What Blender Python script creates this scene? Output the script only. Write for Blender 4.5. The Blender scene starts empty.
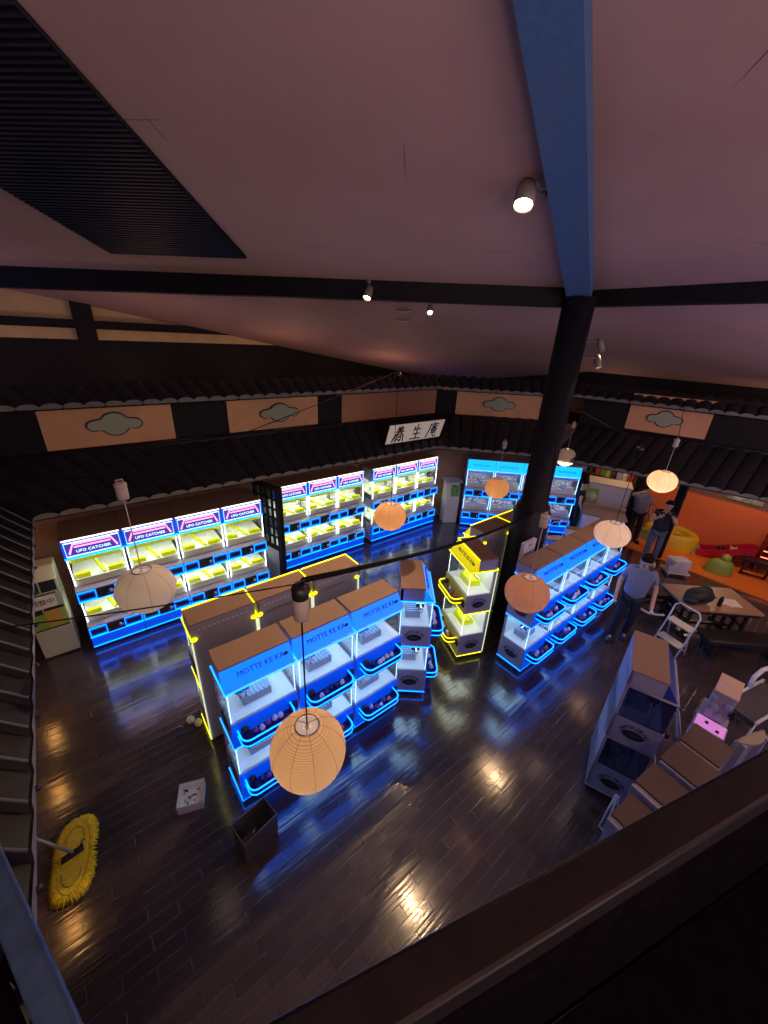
import bpy, bmesh, math, random
from mathutils import Vector, Matrix, Euler

# ------------------------------------------------------------------ camera, world, exposure
S = bpy.context.scene
COL = S.collection
H = 4.8
cam = bpy.data.cameras.new('camera')
cam.sensor_fit = 'VERTICAL'; cam.sensor_height = 36.0
cam.lens = 36.0 * 385.0 / 1024.0
cam.clip_start = 0.02; cam.clip_end = 100
camo = bpy.data.objects.new('camera', cam); COL.objects.link(camo)
_m = [[0.7841982913598851, 0.2223245378325418, -0.5793141114333257],
      [-0.6187130763917665, 0.35116461953952893, -0.7027642130085268],
      [0.047192890672993405, 0.9095357111522365, 0.4129377933886923]]
camo.matrix_world = Matrix.Translation((0, 0, H)) @ Matrix(_m).to_4x4()
S.camera = camo

S.view_settings.view_transform = 'Standard'
S.view_settings.look = 'None'
S.view_settings.exposure = 0.55
S.view_settings.gamma = 1.0
S.view_settings.use_curve_mapping = False

world = bpy.data.worlds.new('world'); S.world = world; world.use_nodes = True
world.node_tree.nodes['Background'].inputs[0].default_value = (0.20, 0.27, 0.85, 1)
world.node_tree.nodes['Background'].inputs[1].default_value = 0.28

def lamp(name, kind, loc, power, color, size=0.1, target=None, angle=1.2, blend=0.6, parent=None):
    L = bpy.data.lights.new(name, kind); L.energy = power; L.color = color
    if kind == 'AREA': L.size = size
    else: L.shadow_soft_size = size
    if kind == 'SPOT': L.spot_size = angle; L.spot_blend = blend
    o = bpy.data.objects.new(name, L); COL.objects.link(o); o.location = loc
    if target is not None:
        d = Vector(target) - Vector(loc)
        o.rotation_euler = d.to_track_quat('-Z', 'Y').to_euler()
    return o

WARM = (1.0, 0.62, 0.33)
# added warm fill lights, unseen behind and beside the viewpoint
lamp('hall_fill', 'POINT', (0.4, -3.4, 5.2), 120, (1.0, 0.58, 0.42), 0.6)
lamp('hall_fill', 'POINT', (3.8, -3.4, 5.0), 70, (1.0, 0.60, 0.48), 0.6)
lamp('hall_fill', 'POINT', (-0.9, -1.0, 5.3), 70, (1.0, 0.66, 0.48), 0.3)
lamp('hall_fill', 'POINT', (8.2, -1.8, 4.2), 90, (1.0, 0.60, 0.45), 0.25)
# added area lights facing up, unseen behind the viewpoint, brightening the sloping ceiling
lamp('ceiling_fill', 'AREA', (0.6, -2.6, 3.3), 30, (1.0, 0.74, 0.74), 1.6, (2.2, 2.2, 6.2))
lamp('ceiling_fill', 'AREA', (5.2, -3.2, 3.3), 24, (0.90, 0.70, 0.88), 1.6, (6.0, -0.2, 5.4))
# added lights hidden behind the upper roofs, warming the far ceiling and gable
for p in ((-1.4, 9.0, 3.6), (1.4, 9.0, 3.6), (4.2, 9.0, 3.6), (7.2, 8.8, 3.45), (11.3, 4.6, 3.35), (11.45, 1.6, 3.35)):
    lamp('roof_fill', 'POINT', p, 11 if p[1] > 8 else 4, (1.0, 0.52, 0.28), 0.3)
# added lights without fixtures, hidden by the eave, brightening the play corner
lamp('bay_fill', 'POINT', (11.55, 1.1, 2.50), 26, (1.0, 0.66, 0.40), 0.12)
lamp('bay_fill', 'POINT', (11.3, 3.5, 2.50), 16, (1.0, 0.72, 0.50), 0.12)

# ------------------------------------------------------------------ materials
def mat(name, color=(0.5, 0.5, 0.5), rough=0.5, metal=0.0, emit=None, strength=0.0, noise=0.0, nscale=8.0, spec=0.5, coat=0.0):
    m = bpy.data.materials.new(name); m.use_nodes = True
    nt = m.node_tree; b = nt.nodes['Principled BSDF']
    b.inputs['Base Color'].default_value = (*color, 1)
    b.inputs['Roughness'].default_value = rough
    b.inputs['Metallic'].default_value = metal
    b.inputs['Specular IOR Level'].default_value = spec
    b.inputs['Coat Weight'].default_value = coat
    if emit:
        b.inputs['Emission Color'].default_value = (*emit, 1)
        b.inputs['Emission Strength'].default_value = strength
    if noise > 0:
        tc = nt.nodes.new('ShaderNodeTexCoord'); n = nt.nodes.new('ShaderNodeTexNoise')
        n.inputs['Scale'].default_value = nscale; n.inputs['Detail'].default_value = 5
        nt.links.new(tc.outputs['Object'], n.inputs['Vector'])
        r = nt.nodes.new('ShaderNodeValToRGB')
        r.color_ramp.elements[0].position = 0.3; r.color_ramp.elements[1].position = 0.7
        r.color_ramp.elements[0].color = (*[c * (1 - noise) for c in color], 1)
        r.color_ramp.elements[1].color = (*[min(1, c * (1 + noise)) for c in color], 1)
        nt.links.new(n.outputs['Fac'], r.inputs['Fac']); nt.links.new(r.outputs['Color'], b.inputs['Base Color'])
    return m

def glow(name, color, strength):
    return mat(name, tuple(c * 0.6 for c in color), 0.4, emit=color, strength=strength)

def glass_mat(name, tint=(1, 1, 1), gloss=0.07):
    m = bpy.data.materials.new(name); m.use_nodes = True; nt = m.node_tree
    for n in list(nt.nodes): nt.nodes.remove(n)
    out = nt.nodes.new('ShaderNodeOutputMaterial'); mix = nt.nodes.new('ShaderNodeMixShader')
    t = nt.nodes.new('ShaderNodeBsdfTransparent'); t.inputs[0].default_value = (*tint, 1)
    g = nt.nodes.new('ShaderNodeBsdfGlossy'); g.inputs['Roughness'].default_value = 0.03
    lw = nt.nodes.new('ShaderNodeLayerWeight'); lw.inputs['Blend'].default_value = 0.5
    pw = nt.nodes.new('ShaderNodeMath'); pw.operation = 'POWER'; pw.inputs[1].default_value = 4.0
    nt.links.new(lw.outputs['Facing'], pw.inputs[0])
    f = nt.nodes.new('ShaderNodeMath'); f.operation = 'MULTIPLY_ADD'; f.inputs[1].default_value = 0.6; f.inputs[2].default_value = gloss * 0.5
    nt.links.new(pw.outputs[0], f.inputs[0])
    nt.links.new(f.outputs[0], mix.inputs[0]); nt.links.new(t.outputs[0], mix.inputs[1]); nt.links.new(g.outputs[0], mix.inputs[2])
    nt.links.new(mix.outputs[0], out.inputs[0])
    return m

def floor_mat():
    m = mat('dark_floorboards', (0.03, 0.022, 0.022), 0.25); nt = m.node_tree; b = nt.nodes['Principled BSDF']
    tc = nt.nodes.new('ShaderNodeTexCoord'); mp = nt.nodes.new('ShaderNodeMapping')
    mp.inputs['Rotation'].default_value = (0, 0, math.radians(0))
    nt.links.new(tc.outputs['Object'], mp.inputs[0])
    br = nt.nodes.new('ShaderNodeTexBrick')
    br.inputs['Scale'].default_value = 1.0; br.inputs['Brick Width'].default_value = 0.46; br.inputs['Row Height'].default_value = 0.115
    br.inputs['Mortar Size'].default_value = 0.004; br.inputs['Mortar Smooth'].default_value = 0.3
    br.inputs['Color1'].default_value = (0.062, 0.046, 0.047, 1); br.inputs['Color2'].default_value = (0.042, 0.032, 0.036, 1)
    br.inputs['Mortar'].default_value = (0.024, 0.018, 0.02, 1); br.inputs['Bias'].default_value = 0.1
    nt.links.new(mp.outputs[0], br.inputs['Vector'])
    nt.links.new(br.outputs['Color'], b.inputs['Base Color'])
    mp2 = nt.nodes.new('ShaderNodeMapping'); mp2.inputs['Scale'].default_value = (2.2, 26, 1)
    nt.links.new(tc.outputs['Object'], mp2.inputs[0])
    n = nt.nodes.new('ShaderNodeTexNoise'); n.inputs['Scale'].default_value = 1.0; n.inputs['Detail'].default_value = 3
    nt.links.new(mp2.outputs[0], n.inputs['Vector'])
    n2 = nt.nodes.new('ShaderNodeTexNoise'); n2.inputs['Scale'].default_value = 5.0; n2.inputs['Detail'].default_value = 2
    nt.links.new(tc.outputs['Object'], n2.inputs['Vector'])
    rr = nt.nodes.new('ShaderNodeMapRange'); rr.inputs['To Min'].default_value = 0.09; rr.inputs['To Max'].default_value = 0.22
    nt.links.new(n2.outputs['Fac'], rr.inputs['Value']); nt.links.new(rr.outputs[0], b.inputs['Roughness'])
    ma = nt.nodes.new('ShaderNodeMath'); ma.operation = 'MULTIPLY_ADD'
    nt.links.new(br.outputs['Fac'], ma.inputs[0]); ma.inputs[1].default_value = -0.8
    nt.links.new(n.outputs['Fac'], ma.inputs[2])
    bp = nt.nodes.new('ShaderNodeBump'); bp.inputs['Strength'].default_value = 0.38; bp.inputs['Distance'].default_value = 0.005
    nt.links.new(ma.outputs[0], bp.inputs['Height']); nt.links.new(bp.outputs[0], b.inputs['Normal']); nt.links.new(bp.outputs[0], b.inputs['Coat Normal'])
    b.inputs['Specular IOR Level'].default_value = 0.9; b.inputs['Coat Weight'].default_value = 0.5; b.inputs['Coat Roughness'].default_value = 0.10; b.inputs['Coat IOR'].default_value = 1.6
    return m

def ceiling_mat():
    m = mat('salmon_ceiling_board', (0.42, 0.27, 0.25), 0.75); nt = m.node_tree; b = nt.nodes['Principled BSDF']
    tc = nt.nodes.new('ShaderNodeTexCoord')
    n = nt.nodes.new('ShaderNodeTexNoise'); n.inputs['Scale'].default_value = 0.5; n.inputs['Detail'].default_value = 6
    nt.links.new(tc.outputs['Object'], n.inputs['Vector'])
    r = nt.nodes.new('ShaderNodeValToRGB')
    r.color_ramp.elements[0].position = 0.3; r.color_ramp.elements[0].color = (0.40, 0.235, 0.19, 1)
    r.color_ramp.elements[1].position = 0.72; r.color_ramp.elements[1].color = (0.48, 0.32, 0.28, 1)
    nt.links.new(n.outputs['Fac'], r.inputs['Fac'])
    # open seams between the boards, only in places
    mp = nt.nodes.new('ShaderNodeMapping'); mp.inputs['Rotation'].default_value = (0, 0, math.radians(45))
    mp.inputs['Location'].default_value = (0.35, 0.2, 0)
    nt.links.new(tc.outputs['Object'], mp.inputs[0])
    br = nt.nodes.new('ShaderNodeTexBrick'); br.inputs['Scale'].default_value = 1.0
    br.inputs['Brick Width'].default_value = 1.82; br.inputs['Row Height'].default_value = 0.91
    br.inputs['Mortar Size'].default_value = 0.005; br.inputs['Mortar Smooth'].default_value = 0.6; br.offset = 0.0
    nt.links.new(mp.outputs[0], br.inputs['Vector'])
    n3 = nt.nodes.new('ShaderNodeTexNoise'); n3.inputs['Scale'].default_value = 1.1; n3.inputs['Detail'].default_value = 1
    nt.links.new(tc.outputs['Object'], n3.inputs['Vector'])
    mr = nt.nodes.new('ShaderNodeMapRange'); mr.inputs['From Min'].default_value = 0.56; mr.inputs['From Max'].default_value = 0.66
    nt.links.new(n3.outputs['Fac'], mr.inputs['Value'])
    mu = nt.nodes.new('ShaderNodeMath'); mu.operation = 'MULTIPLY'
    nt.links.new(br.outputs['Fac'], mu.inputs[0]); nt.links.new(mr.outputs[0], mu.inputs[1])
    mx = nt.nodes.new('ShaderNodeMix'); mx.data_type = 'RGBA'
    nt.links.new(mu.outputs[0], mx.inputs['Factor']); nt.links.new(r.outputs['Color'], mx.inputs['A'])
    mx.inputs['B'].default_value = (0.08, 0.03, 0.03, 1)
    nt.links.new(mx.outputs['Result'], b.inputs['Base Color'])
    return m

def lines_mat(name, c1, c2, scale, axis='X', rough=0.6, bump=0.5):
    m = mat(name, c1, rough); nt = m.node_tree; b = nt.nodes['Principled BSDF']
    tc = nt.nodes.new('ShaderNodeTexCoord'); w = nt.nodes.new('ShaderNodeTexWave')
    w.bands_direction = axis; w.inputs['Scale'].default_value = scale; w.inputs['Distortion'].default_value = 0.3
    nt.links.new(tc.outputs['Object'], w.inputs['Vector'])
    r = nt.nodes.new('ShaderNodeValToRGB'); r.color_ramp.elements[0].color = (*c1, 1); r.color_ramp.elements[1].color = (*c2, 1)
    nt.links.new(w.outputs['Fac'], r.inputs['Fac']); nt.links.new(r.outputs['Color'], b.inputs['Base Color'])
    bp = nt.nodes.new('ShaderNodeBump'); bp.inputs['Strength'].default_value = bump; bp.inputs['Distance'].default_value = 0.01
    nt.links.new(w.outputs['Fac'], bp.inputs['Height']); nt.links.new(bp.outputs[0], b.inputs['Normal'])
    return m

M = {}
M['floor'] = floor_mat(); M['ceiling'] = ceiling_mat()
M['timber'] = mat('dark_timber', (0.010, 0.009, 0.012), 0.6, noise=0.3, nscale=20, spec=0.15)
M['beam'] = mat('blue_lit_beam', (0.055, 0.13, 0.27), 0.6, noise=0.12, nscale=30)  # blue of the machines' light is put into the base colour
M['column'] = mat('black_column_paint', (0.012, 0.013, 0.018), 0.45, noise=0.2, spec=0.3)
M['plaster'] = mat('brown_plaster', (0.20, 0.105, 0.08), 0.85, noise=0.1)
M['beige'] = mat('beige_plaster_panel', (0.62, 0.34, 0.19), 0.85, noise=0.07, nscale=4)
M['beige_pale'] = mat('pale_beige_plaster', (0.56, 0.42, 0.20), 0.85, noise=0.07, nscale=4)
M['tile'] = mat('charcoal_roof_tile', (0.019, 0.019, 0.026), 0.5, noise=0.3, nscale=10, spec=0.25)
M['tile_edge'] = mat('grey_eave_mortar', (0.15, 0.145, 0.145), 0.7, noise=0.15)
M['plaque'] = mat('grey_green_plaque', (0.30, 0.36, 0.26), 0.6)
M['black'] = mat('black_plastic', (0.012, 0.012, 0.014), 0.4)
M['rail'] = mat('varnished_dark_rail', (0.009, 0.006, 0.0075), 0.35, noise=0.35, nscale=9, spec=0.3)
M['railside'] = mat('dark_boarding', (0.004, 0.003, 0.004), 0.9, noise=0.3, nscale=14, spec=0.0)
M['white'] = mat('white_laminate', (0.35, 0.35, 0.46), 0.4)
M['cream'] = mat('cream_plastic', (0.62, 0.58, 0.50), 0.5)
M['inner'] = mat('white_interior', (0.80, 0.82, 0.82), 0.5)
M['brown_top'] = mat('raw_board_top', (0.30, 0.20, 0.162), 0.75, noise=0.05, nscale=3)
M['glass'] = glass_mat('clear_glass')
M['dim_glass'] = glass_mat('darkened_glass', (0.42, 0.48, 0.66), 0.12)  # dark bluish tint paints in reflections and the unlit interior
M['blue_rail'] = mat('blue_lit_rail', (0.028, 0.055, 0.13), 0.45, noise=0.25, nscale=25)  # blue light falling on the rail is put into its colour
M['unlit_blue'] = mat('unlit_blue_header', (0.02, 0.06, 0.30), 0.35)
M['tile_lip'] = mat('lit_tile_lip', (0.11, 0.11, 0.125), 0.5)  # lighter colour paints the highlight along the tile nosings
M['bright_white'] = mat('bright_white_laminate', (0.68, 0.66, 0.80), 0.4)
M['pole_glow'] = glow('pale_yellow_pole', (0.90, 0.95, 0.60), 0.55)
M['logo_dark'] = mat('dark_logo_centre', (0.05, 0.06, 0.07), 0.5)
M['dim_top'] = mat('dimmed_board_top', (0.115, 0.078, 0.064), 0.75, noise=0.05, nscale=3)  # darker copy of the other top boards, dimmer light put into colour
M['acrylic'] = glass_mat('clear_acrylic', (0.90, 0.93, 0.98), 0.15)
M['blue_panel'] = mat('blue_plastic_panel', (0.005, 0.06, 0.55), 0.35, emit=(0.0, 0.10, 1.0), strength=0.34)  # own glow stands in for neon light falling on the plastic
M['yellow_panel'] = mat('dull_yellow_panel', (0.34, 0.28, 0.10), 0.35, emit=(0.9, 0.75, 0.0), strength=0.04)
M['pale_ceiling'] = glow('pale_ceiling_tube', (0.92, 1.0, 0.82), 2.4)
M['pale_tube'] = glow('pale_light_tube', (0.92, 1.0, 0.82), 2.0)
M['cyan_neon'] = glow('cyan_neon', (0.0, 0.13, 1.0), 5.0)
M['blue_neon'] = glow('blue_neon', (0.0, 0.25, 1.0), 2.6)
M['yellow_neon'] = glow('yellow_neon', (0.95, 0.85, 0.0), 1.7)
M['blue_header'] = glow('backlit_blue_header', (0.0, 0.12, 1.0), 1.4)
M['bright_blue_header'] = glow('backlit_bright_blue_header', (0.0, 0.34, 1.0), 1.2)
M['yellow_header'] = glow('backlit_yellow_header', (0.85, 0.70, 0.0), 0.55)
M['white_tube'] = glow('white_light_tube', (0.80, 0.93, 1.0), 3.5)
M['soft_tube'] = glow('cool_light_tube', (0.30, 0.62, 1.0), 2.6)
M['soft_ceiling'] = glow('cool_ceiling_tube', (0.40, 0.68, 1.0), 2.6)
M['green_tube'] = glow('greenish_light_tube', (0.92, 1.0, 0.80), 16.0)
M['warm_tube'] = glow('warm_top_tube', (1.0, 0.70, 0.42), 2.2)
M['violet_sign'] = glow('violet_sign_face', (0.10, 0.04, 0.42), 0.5)
M['pink_light'] = glow('pink_lit_lettering', (1.0, 0.30, 0.55), 1.5)
M['ice_light'] = glow('ice_blue_lettering', (0.45, 0.80, 1.0), 1.6)
M['bumper'] = mat('yellow_green_bumper', (0.70, 0.78, 0.0), 0.5, emit=(0.75, 0.80, 0.0), strength=0.12)
M['ledge'] = mat('grey_metal_ledge', (0.40, 0.35, 0.33), 0.4, 0.3)
M['screen'] = mat('dark_control_insert', (0.02, 0.025, 0.035), 0.25)
M['steel'] = mat('chrome_steel', (0.55, 0.56, 0.58), 0.25, 1.0)
M['prizebox'] = mat('grey_blue_prize_tray', (0.30, 0.38, 0.55), 0.4)
M['navy'] = mat('navy_lettering', (0.01, 0.012, 0.05), 0.5)
M['tray_blue'] = mat('dark_blue_tray', (0.015, 0.02, 0.16), 0.3)
M['tray_yellow'] = mat('dull_yellow_tray', (0.30, 0.22, 0.02), 0.3)
M['aluminium'] = mat('white_painted_tube', (0.66, 0.68, 0.72), 0.35, 0.1)
M['tread'] = mat('cream_step_tread', (0.62, 0.58, 0.45), 0.6)
# ------------------------------------------------------------------ mesh helpers
class MB:
    def __init__(s): s.v = []; s.f = []; s.smooth = []
    def add(s, verts, faces, smooth=False):
        n = len(s.v); s.v += [tuple(p) for p in verts]
        for f in faces: s.f.append([i + n for i in f]); s.smooth.append(smooth)
        return s
    def box(s, x0, x1, y0, y1, z0, z1):
        v = [(x0,y0,z0),(x1,y0,z0),(x1,y1,z0),(x0,y1,z0),(x0,y0,z1),(x1,y0,z1),(x1,y1,z1),(x0,y1,z1)]
        return s.add(v, [(0,3,2,1),(4,5,6,7),(0,1,5,4),(1,2,6,5),(2,3,7,6),(3,0,4,7)])
    def hexa(s, b, t):
        """four bottom points and four top points, both counter-clockwise seen from above"""
        return s.add(list(b) + list(t), [(0,3,2,1),(4,5,6,7),(0,1,5,4),(1,2,6,5),(2,3,7,6),(3,0,4,7)])
    def prism(s, poly, z0, z1):
        n = len(poly); v = [(x, y, z0) for x, y in poly] + [(x, y, z1) for x, y in poly]
        f = [tuple(reversed(range(n))), tuple(range(n, 2*n))] + [(i, (i+1) % n, n + (i+1) % n, n + i) for i in range(n)]
        return s.add(v, f)
    def xprism(s, poly, x0, x1):
        """profile given as (y, z), extruded along x"""
        n = len(poly); v = [(x0, y, z) for y, z in poly] + [(x1, y, z) for y, z in poly]
        f = [tuple(range(n)), tuple(reversed(range(n, 2*n)))] + [(i, n + i, n + (i+1) % n, (i+1) % n) for i in range(n)]
        return s.add(v, f)
    def tube(s, pts, r, n=8, closed=False, cap=True):
        pts = [Vector(p) for p in pts]; m = len(pts); rs = r if isinstance(r, (list, tuple)) else [r] * m
        verts = []; prev = None
        for i, p in enumerate(pts):
            if closed: t = pts[(i+1) % m] - pts[i-1]
            else: t = pts[min(i+1, m-1)] - pts[max(i-1, 0)]
            t.normalize()
            if prev is None:
                a = Vector((0,0,1)) if abs(t.z) < 0.9 else Vector((1,0,0))
                u = t.cross(a).normalized()
            else:
                u = (prev - t * prev.dot(t)); u = u.normalized() if u.length > 1e-6 else t.orthogonal().normalized()
            prev = u; w = t.cross(u)
            for k in range(n):
                a = 2*math.pi*k/n; verts.append(p + (u*math.cos(a) + w*math.sin(a)) * rs[i])
        f = []
        for i in range(m if closed else m-1):
            j = (i+1) % m
            for k in range(n): f.append((i*n+k, i*n+(k+1) % n, j*n+(k+1) % n, j*n+k))
        if cap and not closed:
            f.append(tuple(reversed(range(n)))); f.append(tuple(range((m-1)*n, m*n)))
        return s.add(verts, f, True)
    def lathe(s, prof, n=24, c=(0,0,0)):
        verts = []; f = []
        for r, z in prof:
            for k in range(n):
                a = 2*math.pi*k/n; verts.append((c[0]+r*math.cos(a), c[1]+r*math.sin(a), c[2]+z))
        for i in range(len(prof)-1):
            for k in range(n): f.append((i*n+k, i*n+(k+1) % n, (i+1)*n+(k+1) % n, (i+1)*n+k))
        return s.add(verts, f, True)
    def ball(s, c, r, sx=1, sy=1, sz=1, n=12, m=8):
        prof = []; verts = []; f = []
        for i in range(m+1):
            t = math.pi*i/m
            for k in range(n):
                a = 2*math.pi*k/n
                verts.append((c[0]+r*sx*math.sin(t)*math.cos(a), c[1]+r*sy*math.sin(t)*math.sin(a), c[2]-r*sz*math.cos(t)))
        for i in range(m):
            for k in range(n): f.append((i*n+k, i*n+(k+1) % n, (i+1)*n+(k+1) % n, (i+1)*n+k))
        return s.add(verts, f, True)
    def xform(s, mtx, start=0):
        for i in range(start, len(s.v)): s.v[i] = tuple(mtx @ Vector(s.v[i]))
        return s
    def mesh(s, name, m):
        me = bpy.data.meshes.new(name); me.from_pydata(s.v, [], s.f)
        me.polygons.foreach_set('use_smooth', s.smooth)
        if m is not None: me.materials.append(m)
        bm = bmesh.new(); bm.from_mesh(me); bmesh.ops.remove_doubles(bm, verts=bm.verts, dist=1e-5)
        bmesh.ops.recalc_face_normals(bm, faces=bm.faces); bm.to_mesh(me); bm.free()
        return me
    def build(s, name, m, parent=None, loc=None, rz=None, bevel=0.0):
        o = bpy.data.objects.new(name, s.mesh(name, m)); COL.objects.link(o)
        if parent is not None: o.parent = parent
        if loc is not None: o.location = loc
        if rz is not None: o.rotation_euler = (0, 0, rz)
        if bevel > 0:
            b = o.modifiers.new('bevel', 'BEVEL'); b.width = bevel; b.segments = 2; b.limit_method = 'ANGLE'
        return o

def tag(o, label, cat, group=None, kind=None):
    if label: o['label'] = label
    if cat: o['category'] = cat
    if group: o['group'] = group
    if kind: o['kind'] = kind
    return o

def thing(name, label, cat, loc=(0,0,0), rz=0, group=None):
    o = bpy.data.objects.new(name, None); COL.objects.link(o); o.empty_display_size = 0.1
    o.location = loc; o.rotation_euler = (0, 0, rz)
    return tag(o, label, cat, group)

def struct(name, mb, m, label=None):
    o = mb.build(name, m); o['kind'] = 'structure'
    if label: o['label'] = label
    return o

def copy_tree(o, parent=None):
    c = o.copy(); COL.objects.link(c)
    if parent is not None: c.parent = parent
    for ch in list(o.children): copy_tree(ch, c)
    return c

def text_mesh(body, size, extrude=0.002):
    cu = bpy.data.curves.new('lettering', 'FONT'); cu.body = body; cu.size = size; cu.extrude = extrude
    cu.align_x = 'CENTER'; cu.align_y = 'CENTER'; cu.resolution_u = 2
    o = bpy.data.objects.new('lettering', cu); COL.objects.link(o)
    dg = bpy.context.evaluated_depsgraph_get(); dg.update()
    me = bpy.data.meshes.new_from_object(o.evaluated_get(dg))
    bpy.data.objects.remove(o); bpy.data.curves.remove(cu)
    return me

def text(body, size, m, parent, loc, rot, extrude=0.002, sx=1.0):
    me = text_mesh(body, size, extrude); me.materials.clear(); me.materials.append(m)
    o = bpy.data.objects.new('lettering', me); COL.objects.link(o); o.parent = parent
    o.location = loc; o.rotation_euler = rot; o.scale = (sx, 1, 1)
    return o

def on_line(p, q, t): return tuple(a + (b-a)*t for a, b in zip(p, q))
# ------------------------------------------------------------------ the hall: floor, walls, ceiling, roofs
ZA = lambda u, v: 6.909 - 0.159 * (u + v)       # underside of the ceiling facet over the left and middle
ZB = lambda u, v: 6.82 - 0.225 * u              # underside of the facet on the right of the hip beam

b = MB(); b.box(-1.75, 12.75, -4.2, 11.7, -0.12, 0.0); struct('floor', b, M['floor'], 'dark glossy floorboards of the game hall')

def hip(t): return (5.645 + 0.9239*t, 2.93 + 0.3834*t)
h0, h1 = hip(-12.5), hip(9.5)
def slab(pts, zf, th=0.08):
    b = MB(); n = len(pts)
    v = [(x, y, zf(x, y)) for x, y in pts] + [(x, y, zf(x, y) + th) for x, y in pts]
    b.add(v, [tuple(range(n)), tuple(reversed(range(n, 2*n)))] + [(i, (i+1) % n, n + (i+1) % n, n + i) for i in range(n)])
    return b
struct('ceiling', slab([h0, h1, (h1[0], 12.2), (-5.8, 12.2)], ZA), M['ceiling'], 'sloping salmon ceiling boards left of the hip beam')
struct('ceiling', slab([h1, h0, (h0[0], -6.0), (h1[0], -6.0)], ZB), M['ceiling'], 'sloping salmon ceiling boards right of the hip beam')

def wall(name, p, q, z0, z1, m, th=0.12, label=None):
    """upright slab whose room face runs from p to q, thickness behind it (to the left of p->q)"""
    p, q = Vector(p), Vector(q); d = (q - p).normalized(); n = Vector((-d.y, d.x)) * th
    b = MB(); b.prism([p, q, q + n, p + n], z0, z1)
    return struct(name, b, m, label)

WL = [(-1.6, 7.42), (7.70, 7.42)]
WD = [(7.70, 7.42), (10.10, 5.02)]
WR = [(10.10, 4.30), (11.35, 0.0), (12.1, -2.6)]
wall('wall_back', (-1.6, 7.42), (7.7, 7.42), 0, 2.95, M['plaster'])
wall('wall_diagonal', (7.7, 7.42), (10.6, 4.52), 0, 2.95, M['plaster'])
wall('wall_left', (-1.6, -4.2), (-1.6, 7.42), 0, 2.95, M['plaster'])
wall('wall_back_upper', (-1.6, 7.42), (7.7, 7.42), 2.95, 3.90, M['timber'])
wall('wall_diagonal_upper', (7.7, 7.42), (10.10, 5.02), 2.95, 3.90, M['timber'])
wall('wall_right_upper', (10.0, 4.60), (12.1, -2.6), 2.80, 3.95, M['timber'])
wall('wall_left_upper', (-1.6, -4.2), (-1.6, 7.42), 2.95, 6.4, M['timber'])
wall('wall_right', (12.62, 11.6), (12.62, -4.0), 0, 3.9, M['plaster'])
wall('wall_gable_lower', (-5.8, 10.66), (12.62, 10.66), 2.9, 4.465, M['timber'])
wall('wall_gable', (-5.8, 10.66), (5.6, 10.66), 4.465, 6.6, M['beige_pale'])
wall('wall_attic', (11.66, 11.0), (11.66, -0.6), 3.6, 4.4, M['timber'])
b = MB(); b.prism([(10.66, 4.62), (11.05, 5.50), (12.6, 5.50), (12.6, 6.6), (8.9, 6.6)], 0, 2.9); struct('wall_corner', b, M['timber'])
b = MB(); b.prism([(10.1, 4.4), (11.9, -2.6), (12.6, -2.6), (12.6, 5.5), (10.9, 5.5), (10.3, 4.5)], 2.62, 2.72); struct('ceiling_bay', b, M['timber'])

# dark timbers on the gable wall
def beam(name, p, q, w, hgt, m, label=None, up=None):
    p, q = Vector(p), Vector(q); d = (q-p).normalized(); side = d.cross(Vector((0,0,1))).normalized() * (w/2)
    upv = Vector((0,0,1)) * hgt
    b = MB(); b.hexa([p - side, q - side, q + side, p + side], [p - side + upv, q - side + upv, q + side + upv, p + side + upv])
    return struct(name, b, m, label)
beam('beam', (-5.5, 10.60, 4.685), (5.4, 10.60, 4.66), 0.1, 0.16, M['timber'], 'dark horizontal timber across the beige gable wall')
b = MB(); b.box(0.44, 0.78, 10.52, 10.66, 4.465, 5.45); struct('pillar', b, M['timber'], 'dark upright timber on the beige gable wall')

# ring beams, hip beam and the column that carries them
k = 0.70711
def AB(p, s): return (5.86 - 0.0 + (p - 6.2) * k - s * k, 2.91 + (p - 6.2) * k + s * k)
q0 = (5.80, 3.12); q1 = (5.80 - 10.6*k, 3.12 + 10.6*k)
beam('beam', (q0[0], q0[1], 5.30), (q1[0], q1[1], 5.22), 0.26, 0.55, M['timber'], 'dark cross beam running left from the column top')
beam('beam', (5.98, 3.15, 5.32), (5.98, -6.0, 5.33), 0.28, 0.40, M['timber'], 'dark cross beam running right from the column top')
hl = lambda u: (u, 1.555 + 0.4033*(u - 2.07))
hb0, hb1 = hl(5.62), hl(-4.2)
b = MB(); sd = Vector((-0.374, 0.927, 0)) * 0.146
zb = lambda p: 5.36 + 0.2*(5.7-p[0]) + 0.083*(2.95-p[1])
P0 = Vector((hb0[0], hb0[1], zb(hb0))); P1 = Vector((hb1[0], hb1[1], zb(hb1))); U3 = Vector((0, 0, 0.40))
b.hexa([P0 - sd, P0 + sd, P1 + sd, P1 - sd], [P0 - sd + U3, P0 + sd + U3, P1 + sd + U3, P1 - sd + U3])
struct('beam', b, M['beam'], 'wide hip beam rising over the hall, blue machine light in its colour')
CX, CY = 5.645, 2.985
b = MB(); b.lathe([(0.0, 0.0), (0.30, 0.0), (0.30, 2.30), (0.27, 2.33), (0.27, 2.40), (0.205, 2.41), (0.205, 5.40), (0, 5.40)], 32, (CX, CY, 0))
struct('column', b, M['column'], 'thick black column between the blue row and the yellow machines')

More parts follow.
